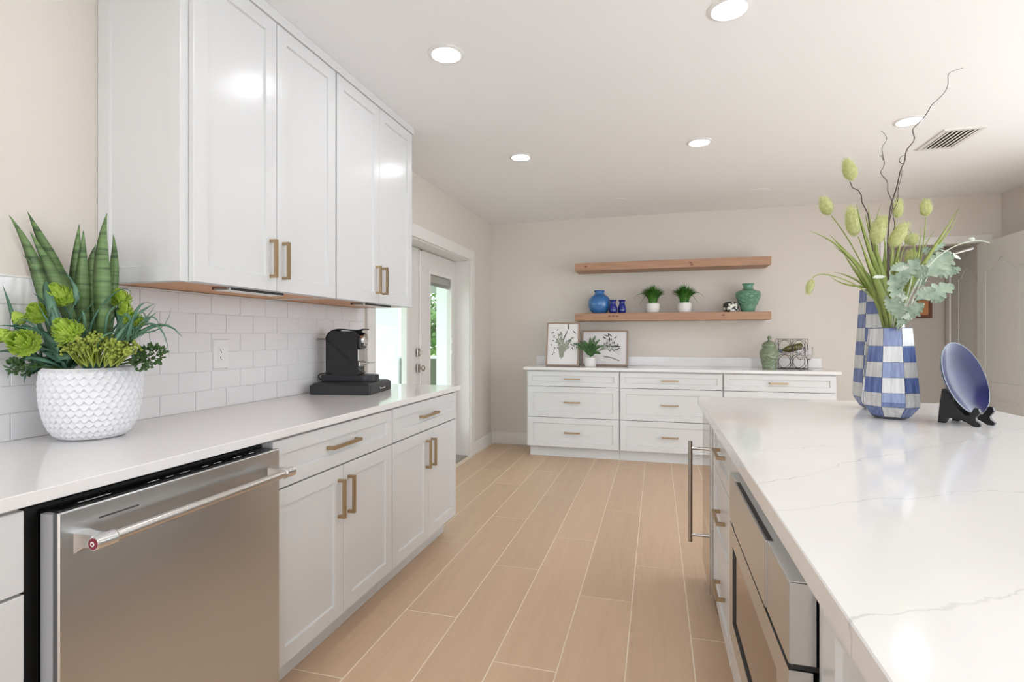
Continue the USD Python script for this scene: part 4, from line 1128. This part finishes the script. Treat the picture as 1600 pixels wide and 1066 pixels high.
obj('bottle_body', lay(lathe(bp + [(0.0135, 0.085), (0.0005, 0.085)], 30)), 'bottle_green', t)
obj('foil', lay(lathe([(0.0140, 0.072), (0.0144, 0.074), (0.0144, 0.125), (0.0005, 0.126)], 24)), 'bottle_foil', t)
for k, (x, y, lab) in enumerate(((1.278, 5.37, 'clear stemmed wine glass nearer the wire rack'), (1.356, 5.412, 'clear stemmed wine glass at the right, farther from the wire rack'))):
    c = np.array([x, y, CT])
    t = thing('wine_glass', lab, 'wine glass', c, 'wine glasses')
    obj('bowl', lathe([(0.004, 0.092), (0.018, 0.100), (0.034, 0.125), (0.038, 0.15), (0.036, 0.185), (0.031, 0.215), (0.0302, 0.215), (0.035, 0.185), (0.037, 0.15), (0.033, 0.126), (0.017, 0.102), (0.001, 0.097)], 32, c), 'clear_glass', t)
    obj('stem', lathe([(0.004, 0.006), (0.0032, 0.03), (0.0034, 0.08), (0.0045, 0.0925)], 14, c), 'clear_glass', t)
    obj('foot', lathe([(0.034, 0.0004), (0.0345, 0.0016), (0.006, 0.005), (0.004, 0.006)], 32, c), 'clear_glass', t)

# ------------------------------------------------------------------ on the lower shelf
SZ = 1.4622


def vase(name, label, cat, c, prof, m, group=None, rel=None, n=44):
    t = thing(name, label, cat, c, group)
    pr_ = spline(prof, 40)
    if rel:
        obj('body', relief(prof, 220, 110, rel, c), m, t)
    else:
        obj('body', rings([np.c_[r * np.cos(a_), r * np.sin(a_), np.full(n, z)] + np.asarray(c) for r, z in pr_ for a_ in (np.linspace(0, 2 * PI, n, endpoint=False),)]), m, t)
    r, z = prof[-1]
    obj('rim', lathe([(r - 0.006, z - 0.012), (r + 0.001, z - 0.004), (r + 0.003, z), (r, z + 0.003), (r - 0.006, z + 0.001), (r - 0.010, z - 0.02)], n, c), m, t)
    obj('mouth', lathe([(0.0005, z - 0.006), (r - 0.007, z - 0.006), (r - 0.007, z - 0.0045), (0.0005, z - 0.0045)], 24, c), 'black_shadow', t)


vase('round_vase', 'large round sky blue glazed vase at the left end of the lower shelf', 'vase', np.array([-0.585, 5.575, SZ]), [(0.060, 0.0), (0.085, 0.02), (0.112, 0.07), (0.117, 0.115), (0.103, 0.165), (0.072, 0.195), (0.052, 0.212), (0.049, 0.225), (0.056, 0.243)], 'blue_glass_vase')
for x, y, lab in ((-0.437, 5.508, 'small cobalt blue glass vase next to the round sky blue vase'), (-0.349, 5.535, 'small cobalt blue glass vase on the right of its twin')):
    vase('small_vase', lab, 'vase', np.array([x, y, SZ]), [(0.030, 0.0), (0.038, 0.012), (0.042, 0.04), (0.036, 0.075), (0.026, 0.105), (0.025, 0.118), (0.035, 0.137)], 'cobalt', 'small cobalt vases')
for k, (x, lab) in enumerate(((-0.040, 'potted artificial grass in a white pot, the left one on the lower shelf'), (0.268, 'potted artificial grass in a white pot, the right one on the lower shelf'))):
    c = np.array([x, 5.56, SZ])
    t = thing('grass_pot', lab, 'potted plant', c, 'white pots of artificial grass')
    obj('pot', lathe([(0.050, 0.0005), (0.060, 0.006), (0.070, 0.04), (0.070, 0.075), (0.066, 0.100), (0.062, 0.102), (0.060, 0.085), (0.0005, 0.083)], 36, c), 'ceramic_white', t)
    ms = tuft(c + np.array([0, 0, 0.08]), 340, 0.215, 0.140, 0.0056, 70 + k, 0.38)
    obj('grass', cat_(*ms), 'grass_green', t, smooth=False, kind='stuff')
    s = 1 if k else -1
    for q in range(2):
        e = c + np.array([s * (0.10 + 0.05 * q) * (1 if q < 2 else -0.8), -0.03, 0.10 + 0.05 * q])
        P_ = spline([c + np.array([0, 0, 0.09]), c + np.array([s * 0.05 * (1 if q < 2 else -0.8), -0.01, 0.20]), e + np.array([0, 0, 0.04]), e + np.array([s * 0.04 * (1 if q < 2 else -0.8), 0, -0.02])], 12)
        obj('grass_blade', blade(P_, 0.0035 * np.interp(np.linspace(0, 1, 12), [0, 0.5, 1], [1, 1, 0.1]), (0, -1, 0.3), 0.2), 'grass_green', t)
pc_ = np.array([0.700, 5.55, SZ])
t = thing('trinket_pot', 'small squat black and cream patterned pot on the lower shelf', 'pot', pc_)
obj('bowl', lathe([(0.050, 0.0004), (0.066, 0.012), (0.072, 0.05), (0.066, 0.088), (0.058, 0.092)], 36, pc_), 'blotched', t)
obj('lid', lathe([(0.058, 0.0925), (0.060, 0.098), (0.03, 0.104), (0.0005, 0.105)], 36, pc_), 'blotched', t)


def lattice(a, z):
    k = 9
    q1 = np.abs(((a * k / PI / 2 + z * 26) % 1) - 0.5); q2 = np.abs(((a * k / PI / 2 - z * 26) % 1) - 0.5)
    return (0.0075 * np.clip(1 - np.minimum(q1, q2) / 0.16, 0, 1)) * float(0.07 < z < 0.205)


vase('green_vase', 'celadon green vase with a diamond lattice at the right end of the lower shelf', 'vase', np.array([0.862, 5.57, SZ]), [(0.058, 0.0), (0.062, 0.015), (0.080, 0.08), (0.102, 0.14), (0.108, 0.175), (0.094, 0.205), (0.058, 0.222), (0.046, 0.238), (0.045, 0.258), (0.055, 0.278)], 'celadon', rel=lattice)

# ------------------------------------------------------------------ checkered glass vases on the island


def checkered(name, label, c, levels, rot_, first, odd_rows):
    """An eight-sided tapering vase whose faces carry rows of blue and white glass squares."""
    t = thing(name, label, 'vase', c, 'blue and white checkered vases')
    a = rot_ + np.arange(8) * PI / 4

    def ringat(z, e):
        r = np.interp(z, [q[1] for q in levels], [q[0] for q in levels]) + e
        return np.c_[r * np.cos(a), r * np.sin(a), np.full(8, z)] + c
    zs = [q[1] for q in levels]
    top = zs[-1]
    core = [ringat(z, 0) for z in zs] + [ringat(top, -0.008), ringat(top - 0.03, -0.010)]
    obj('core', rings(core), 'seam_dark', t, smooth=False)
    obj('rim', rings([ringat(top + 0.0002, 0.001), ringat(top + 0.0025, 0.0015), ringat(top + 0.003, -0.002), ringat(top + 0.0005, -0.006)]), 'seam_dark', t)
    for r in range(len(odd_rows) - 1):
        z0, z1 = odd_rows[r], odd_rows[r + 1]
        cut = sorted({z0 + 0.0006, z1 - 0.0006} | {z for z in zs if z0 + 0.004 < z < z1 - 0.004})
        for k in range(8):
            ins_, out_ = [], []
            for e, L in ((-0.001, ins_), (0.0018, out_)):
                for z in cut:
                    q = ringat(z, e)
                    p0, p1 = q[k], q[(k + 1) % 8]
                    d = (p1 - p0); s = 0.0009 / np.linalg.norm(d)
                    L.append((p0 + d * s, p1 - d * s))
            V = [p for pr2 in ins_ for p in pr2] + [p for pr2 in out_ for p in pr2]
            n = len(cut); F = []
            q4 = lambda a_, b_, c_, d_: F.extend([[a_, b_, c_], [a_, c_, d_]])
            for i in range(n - 1):
                q4(2 * i, 2 * i + 1, 2 * i + 3, 2 * i + 2)
                o = 2 * n
                q4(o + 2 * i, o + 2 * i + 2, o + 2 * i + 3, o + 2 * i + 1)
                q4(2 * i, 2 * i + 2, o + 2 * i + 2, o + 2 * i)
                q4(2 * i + 1, o + 2 * i + 1, o + 2 * i + 3, 2 * i + 3)
            q4(0, 2 * n, 2 * n + 1, 1)
            q4(2 * n - 2, 2 * n - 1, 4 * n - 1, 4 * n - 2)
            obj('glass_square', fixed(V, F), 'square_blue' if (r + k + first) % 2 else 'square_white', t, smooth=False)
    return t


VA = np.array([0.850, 2.291, CT])
VD = 1.965
checkered('checkered_vase', 'shorter blue and white checkered glass vase holding the flowers on the island', VA, [(0.049, 0.0004), (0.064, 0.010), (0.0905, 0.048), (0.0925, 0.066), (0.088, 0.13), (0.077, 0.25), (0.069, 0.338)], math.radians(-36.0), 0, [0.010, 0.048, 0.100, 0.156, 0.213, 0.272, 0.3375])
VB = np.array([0.918, 2.568, CT])
checkered('checkered_vase', 'taller blue and white checkered glass vase standing behind the flower vase', VB, [(0.056, 0.0004), (0.073, 0.010), (0.098, 0.052), (0.100, 0.072), (0.092, 0.19), (0.080, 0.38), (0.073, 0.505)], math.radians(-14), 1, [0.010, 0.052, 0.112, 0.170, 0.228, 0.286, 0.344, 0.402, 0.4535, 0.5045])

# ------------------------------------------------------------------ flower arrangement standing in the shorter vase
mouth = VA + np.array([0, 0, 0.30])
fa = thing('flower_arrangement', 'tall artificial arrangement of foxtails, curly twigs, grass and grey-green leaves in the shorter checkered vase', 'flowers', mouth)


def foxtail(c, L, r, axis, seed):
    g = np.random.default_rng(seed)
    axis = np.array(axis, float); axis /= np.linalg.norm(axis)
    e1 = np.cross(axis, [0.2, 0.9, 0.1]); e1 /= np.linalg.norm(e1); e2 = np.cross(axis, e1)
    V, F = [], []
    ms = []
    core = []
    for s in np.linspace(-0.5, 0.5, 9):
        rr = max(r * 0.72 * math.sqrt(max(0, 1 - (2 * s) ** 2)) * (1.12 - 0.35 * s), 0.0003)
        q = np.arange(10) * PI / 5
        core.append(c + axis * s * L * 0.94 + rr * (np.cos(q)[:, None] * e1 + np.sin(q)[:, None] * e2))
    ms.append(rings(core))
    for k in range(420):
        s = g.uniform(-0.5, 0.47); a = g.uniform(0, 2 * PI)
        rr = r * 0.70 * math.sqrt(max(0.02, 1 - (2 * s) ** 2)) * (1.12 - 0.35 * s)
        d = math.cos(a) * e1 + math.sin(a) * e2
        p = c + axis * s * L + d * rr
        tip = p + (d * 0.8 + axis * 0.9) * r * g.uniform(0.28, 0.46)
        w = np.cross(d, axis) * r * 0.035
        i = len(V)
        V += [p - w, p + w, tip]
        F += [[i, i + 1, i + 2]]
    ms.append(trimesh.Trimesh(np.array(V), np.array(F), process=False))
    return cat_(*ms)


FX = [((1327, 265), 36, 12.5, (-0.25, 0.1, 1), -0.05, [(1328, 284), (1333, 294), (1345, 301), (1346, 313), (1354, 329), (1358, 350), (1375, 440)], True, 'pale green foxtail head on a curly twig, highest of the foxtails at the left'),
      ((1290.5, 322), 31, 12, (-0.45, -0.1, 1), -0.02, [(1299, 337), (1320, 366), (1345, 410), (1380, 490)], False, 'pale green foxtail head second from the left, leaning left'),
      ((1332.5, 346), 48, 13.5, (-0.25, -0.2, 1), -0.06, [(1341, 370), (1358, 415), (1384, 490)], False, 'long pale green foxtail head right of the leaning one'),
      ((1372, 361), 42, 14, (0.1, -0.2, 1), -0.08, [(1371, 384), (1378, 430), (1390, 495)], False, 'broad pale green foxtail head in the middle left of the dark twigs'),
      ((1404, 367), 42, 13, (0.55, -0.2, 1), -0.08, [(1394, 386), (1393, 430), (1392, 495)], False, 'pale green foxtail head leaning right just right of the dark twigs'),
      ((1403, 326), 34, 9.5, (0.12, 0.2, 1), 0.05, [(1399, 345), (1396, 400), (1393, 495)], False, 'narrow pale green foxtail head behind the dark twigs'),
      ((1446.5, 325), 28, 10.5, (0.05, 0.1, 1), 0.02, [(1446.5, 340), (1443, 380), (1432, 430), (1402, 500)], False, 'upright pale green foxtail head standing alone at the right'),
      ((1382, 347), 22, 9, (0.2, 0.3, 1), 0.07, [(1381, 360), (1386, 420), (1392, 495)], False, 'small pale green foxtail head half hidden behind the broad one'),
      ((1423, 375), 16, 12, (0.9, 0.1, 0.45), 0.04, [(1415, 380), (1404, 420), (1396, 495)], False, 'flat yellowish foxtail head just below the door casing'),
      ((1424, 402), 22, 12, (0.1, 0.3, 1), 0.07, [(1423, 414), (1413, 450), (1398, 500)], False, 'yellowish round foxtail head low at the right above the grey leaves'),
      ((1265.5, 448), 26, 7.5, (-0.35, -0.1, -1), -0.04, [(1270, 434), (1280, 429), (1296, 430), (1330, 442), (1384, 492)], False, 'small drooping foxtail head at the far left')]
for k, (c, L, r, ax, dd_, st, curly, lab) in enumerate(FX):
    c3 = at(*c, VD + dd_)
    ax3 = np.array([ax[0] * CY, ax[0] * SY + ax[1], ax[2]])
    n = len(st)
    P_ = spline([at(p[0], p[1], VD + dd_ * (1 - i / n)) for i, p in enumerate(st)] + [mouth], 26)
    sm = obj('flower_stem', tube(P_, np.linspace(0.0018, 0.0028, 26), 6), 'twig' if curly else 'reed_green', fa)
    obj('foxtail_head', foxtail(c3, L * VD / FPX, 0.9 * r * VD / FPX, ax3, 700 + k), 'foxtail', sm, smooth=False)
BR = [('tall curly dark twig reaching above the ceiling light', [(1505, 106), (1492, 110), (1481, 121), (1480, 137), (1469, 152), (1455, 165), (1447, 179), (1436, 192), (1426, 203), (1428, 220), (1417, 234), (1414, 249), (1408, 264), (1401, 293), (1393, 318), (1389, 345), (1387, 400), (1391, 495)], 0.03, 0.0034, ((1411, 256), (1406, 248), (1411, 243), (1415, 250))),
      ('curly dark twig left of the tallest one', [(1376, 204), (1385, 219), (1378, 233), (1381, 249), (1380, 262), (1376, 270), (1386, 283), (1387, 297), (1393, 313), (1390, 345), (1389, 400), (1391, 495)], -0.03, 0.0026, ((1380, 250), (1378, 245), (1376, 243), (1374, 244))),
      ('short dark twig winding beside the tallest one', [(1409, 262), (1407, 282), (1403, 300), (1402, 316), (1396, 328), (1398, 352), (1393, 368), (1389, 390), (1391, 495)], 0.0, 0.0024, ((1398, 352), (1402, 366), (1408, 378), (1413, 388)))]
for lab, pts, dd_, r, side in BR:
    n = len(pts)
    P_ = spline([at(p[0], p[1], VD + dd_ * (1 - i / n) + 0.012 * math.sin(i * 1.9)) for i, p in enumerate(pts)] + [mouth], 80)
    tw = obj('curly_twig', tube(P_, np.interp(np.linspace(0, 1, 80), [0, 0.4, 1], [0.0008, 0.6 * r, r]), 7), 'twig', fa)
    obj('side_shoot', tube(spline([at(p[0], p[1], VD + dd_) for p in side], 14), np.linspace(0.0013, 0.0006, 14), 6), 'twig', tw)
GB = [((1262, 360), (1310, 385), (1355, 440), 3.0), ((1296, 366), (1330, 402), (1368, 450), 3.6), ((1302, 384), (1335, 410), (1372, 460), 4.6), ((1338, 318), (1352, 370), (1376, 440), 4.6), ((1356, 318), (1364, 370), (1381, 440), 3.4), ((1377, 318), (1368, 352), (1380, 440), 2.6),
      ((1500, 322), (1480, 355), (1432, 430), 3.8), ((1497, 338), (1465, 385), (1420, 450), 3.0), ((1437, 352), (1436, 392), (1412, 470), 3.0), ((1411, 345), (1428, 380), (1408, 470), 2.2), ((1302, 425), (1335, 436), (1368, 462), 3.2), ((1294, 428), (1325, 445), (1362, 450), 2.8), ((1462, 358), (1448, 380), (1425, 440), 2.4),
      ((1420, 350), (1404, 390), (1396, 450), 4.0), ((1352, 335), (1370, 400), (1386, 460), 6.0), ((1362, 372), (1375, 420), (1388, 470), 7.0), ((1396, 380), (1390, 430), (1389, 480), 7.5), ((1345, 380), (1365, 430), (1384, 480), 6.5), ((1405, 395), (1398, 440), (1393, 485), 6.5), ((1425, 425), (1418, 455), (1402, 490), 7.0), ((1385, 372), (1383, 430), (1386, 480), 6.0), ((1318, 395), (1350, 440), (1380, 485), 5.0)]
gt = fa
for i, (a, b, c, w) in enumerate(GB):
    dz = rng.uniform(-0.12, 0.10)
    P_ = spline([mouth + np.array([rng.uniform(-0.02, 0.02), rng.uniform(-0.02, 0.02), 0]), at(c[0], c[1], VD + dz * 0.3), at(b[0], b[1], VD + dz * 0.7), at(a[0], a[1], VD + dz)], 20)
    obj('grass_blade', blade(P_, w * VD / FPX * np.interp(np.linspace(0, 1, 20), [0, 0.3, 0.6, 1], [0.8, 1, 0.8, 0.04]), (-0.27 + dz, -0.96, 0.1), 0.2), 'reed_green', gt, smooth=True)


def lobed(base, tip, w, nrm, seed, cup=0.2):
    """A dusty-miller leaf: a lobed outline with scalloped teeth, gently cupped."""
    g = np.random.default_rng(seed)
    base, tip = np.array(base, float), np.array(tip, float)
    ax = tip - base; L = np.linalg.norm(ax); ax /= L
    sd = np.cross(ax, nrm); sd /= np.linalg.norm(sd); nn = np.cross(sd, ax)
    n = 46
    s = np.linspace(0, 1, n)
    env = np.interp(s, [0, 0.08, 0.3, 0.6, 0.85, 1], [0.10, 0.2, 0.85, 1.0, 0.72, 0.05])
    V, F = [], []
    for i in range(n):
        row = []
        tooth = {-1: 0.52 + 0.48 * abs(math.sin(s[i] * PI * 5.5 + 0.4)) + g.uniform(-0.05, 0.05), 1: 0.52 + 0.48 * abs(math.sin(s[i] * PI * 5.5 + 1.1)) + g.uniform(-0.05, 0.05)}
        for q in (-1, -0.6, -0.2, 0, 0.2, 0.6, 1):
            k = env[i] * w * (tooth[1 if q > 0 else -1] if abs(q) > 0.5 else 1)
            rip = 0.05 * w * math.sin(s[i] * 21 + q * 5) * abs(q)
            row.append(base + ax * s[i] * L + sd * q * k + nn * (cup * w * (q * q) + rip - 0.35 * cup * L * (s[i] - 0.5) ** 2))
        V += row
    for i in range(n - 1):
        for j in range(6):
            a = i * 7 + j
            F += [[a, a + 1, a + 8], [a, a + 8, a + 7]]
    V = np.array(V)
    m2 = len(V)
    V = np.vstack([V, V - nn * 0.0012])
    F = F + [[c_ + m2, b_ + m2, a_ + m2] for a_, b_, c_ in F]
    return trimesh.Trimesh(V, np.array(F), process=False)


dm = fa
LF = [((1398, 444), (1436, 404), 12, -0.10, 0), ((1390, 425), (1416, 412), 9, -0.12, 0), ((1425, 430), (1452, 420), 12, -0.08, 0), ((1440, 436), (1486, 396), 20, -0.05, 0), ((1430, 470), (1490, 446), 15, -0.10, 0), ((1408, 480), (1392, 428), 11, -0.12, 0), ((1404, 500), (1402, 462), 11, -0.15, 0), ((1412, 500), (1444, 474), 13, -0.16, 0), ((1428, 462), (1462, 452), 9, -0.12, 0), ((1392, 470), (1418, 464), 8, -0.17, 1),
      ((1384, 432), (1364, 434), 4, -0.12, 1), ((1398, 423), (1420, 418), 6, -0.15, 1), ((1452, 425), (1494, 424), 13, 0.0, 0), ((1470, 390), (1502, 405), 4, -0.02, 1), ((1455, 395), (1478, 380), 5, -0.03, 0), ((1400, 512), (1425, 484), 8, -0.14, 0), ((1440, 455), (1475, 470), 11, -0.06, 0), ((1396, 452), (1420, 436), 9, -0.13, 0), ((1393, 492), (1384, 462), 7, -0.10, 0), ((1420, 448), (1444, 438), 10, -0.02, 0), ((1462, 400), (1440, 388), 7, 0.0, 0), ((1408, 498), (1432, 492), 7, -0.17, 1), ((1478, 432), (1500, 418), 8, -0.02, 0)]
for k, (a, b, w, dd_, white) in enumerate(LF):
    A, B = at(*a, VD + dd_ * 0.8), at(*b, VD + dd_ + rng.uniform(-0.03, 0.03))
    obj('lobed_leaf', lobed(A, B, w * VD / FPX, np.array([-0.25 + rng.uniform(-0.3, 0.3), -0.9, 0.35 + rng.uniform(-0.2, 0.3)]), 900 + k), 'dusty_white' if white else 'dusty_leaf', dm, smooth=True)
    if k < 9 or k == 12:
        obj('leaf_stalk', tube(spline([A, A * 0.5 + mouth * 0.5 + np.array([0.01, 0, 0.0]), mouth], 10), 0.0022, 6), 'pale_stem', dm)
st = tube(spline([mouth, at(1415, 480, VD - 0.05), at(1440, 430, VD - 0.06), at(1470, 398, VD - 0.06), at(1505, 380, VD - 0.05), at(1532, 376, VD - 0.04), at(1546, 380, VD - 0.03)], 30), np.linspace(0.003, 0.0012, 30), 7)
obj('long_stem', st, 'pale_stem', dm)
obj('tip_bud', ball((0, 0, 0), 0.009, 2, (1.1, 1, 0.8)).apply_translation(at(1518, 374, VD - 0.045)), 'dusty_white', dm)

# ------------------------------------------------------------------ cobalt dish on its easel
pn = np.array([0.64, -0.7684, 0.0])                 # facing of the dish
pa_ = np.array([0.7684, 0.64, 0.0])                 # across it
pb = np.array([1.058, 2.190, CT])                 # foot of the dish between the two hooks
tilt = math.radians(17)
upv = np.array([0, 0, math.cos(tilt)]) - pn * math.sin(tilt)
nv = pn * math.cos(tilt) + np.array([0, 0, math.sin(tilt)])
R = 0.1285
pcen = pb + upv * (R + 0.034) + pn * 0.012
dish = lathe([(0.0005, -0.014), (0.05, -0.013), (0.095, -0.004), (0.124, 0.014), (0.128, 0.018), (0.1285, 0.021), (0.125, 0.0215), (0.093, 0.003), (0.05, -0.007), (0.0005, -0.008)], 64)
T = np.eye(4); T[:3, 0], T[:3, 1], T[:3, 2], T[:3, 3] = pa_, upv, nv, pcen
t = thing('cobalt_dish', 'round iridescent cobalt blue dish propped on the black easel on the island', 'dish', pcen)
obj('dish', dish.copy().apply_transform(T), 'dish_blue', t, smooth=40)
obj('rim', tube(np.array([pcen + nv * 0.0205 + R * 1.004 * (math.cos(q) * pa_ + math.sin(q) * upv) for q in np.linspace(0, 2 * PI, 65)]), 0.0014, 8), 'glass_rim', t)
t = thing('plate_easel', 'black wooden plate easel with curved feet holding the cobalt dish', 'easel', pb)
prof = Polygon([(-0.075, 0.0), (-0.055, 0.0), (-0.045, 0.02), (-0.02, 0.022), (0.012, 0.010), (0.028, 0.0), (0.044, 0.0), (0.048, 0.008), (0.036, 0.018), (0.034, 0.030), (0.046, 0.048), (0.042, 0.060), (0.032, 0.062), (0.026, 0.050), (0.014, 0.030), (-0.004, 0.034), (-0.022, 0.052), (-0.050, 0.120), (-0.062, 0.118), (-0.070, 0.06)]).buffer(0.003).buffer(-0.002)
for s in (-1, 1):
    mm = trimesh.creation.extrude_polygon(prof, 0.012, engine='earcut')
    v = np.array(mm.vertices); z_ = v[:, 1] - v[:, 1].min()
    w = pb + np.outer(v[:, 0], pn) + np.outer(v[:, 2] - 0.006 + s * 0.045, pa_) + np.outer(z_ + 0.0004, [0, 0, 1])
    obj('side_bracket', fixed(w, np.array(mm.faces)), 'easel_black', t)
for f_, z_ in ((-0.055, 0.10), (-0.06, 0.03)):
    obj('cross_bar', cyl(pb + pn * f_ - pa_ * 0.045 + np.array([0, 0, z_]), pb + pn * f_ + pa_ * 0.045 + np.array([0, 0, z_]), 0.005, 12), 'easel_black', t)
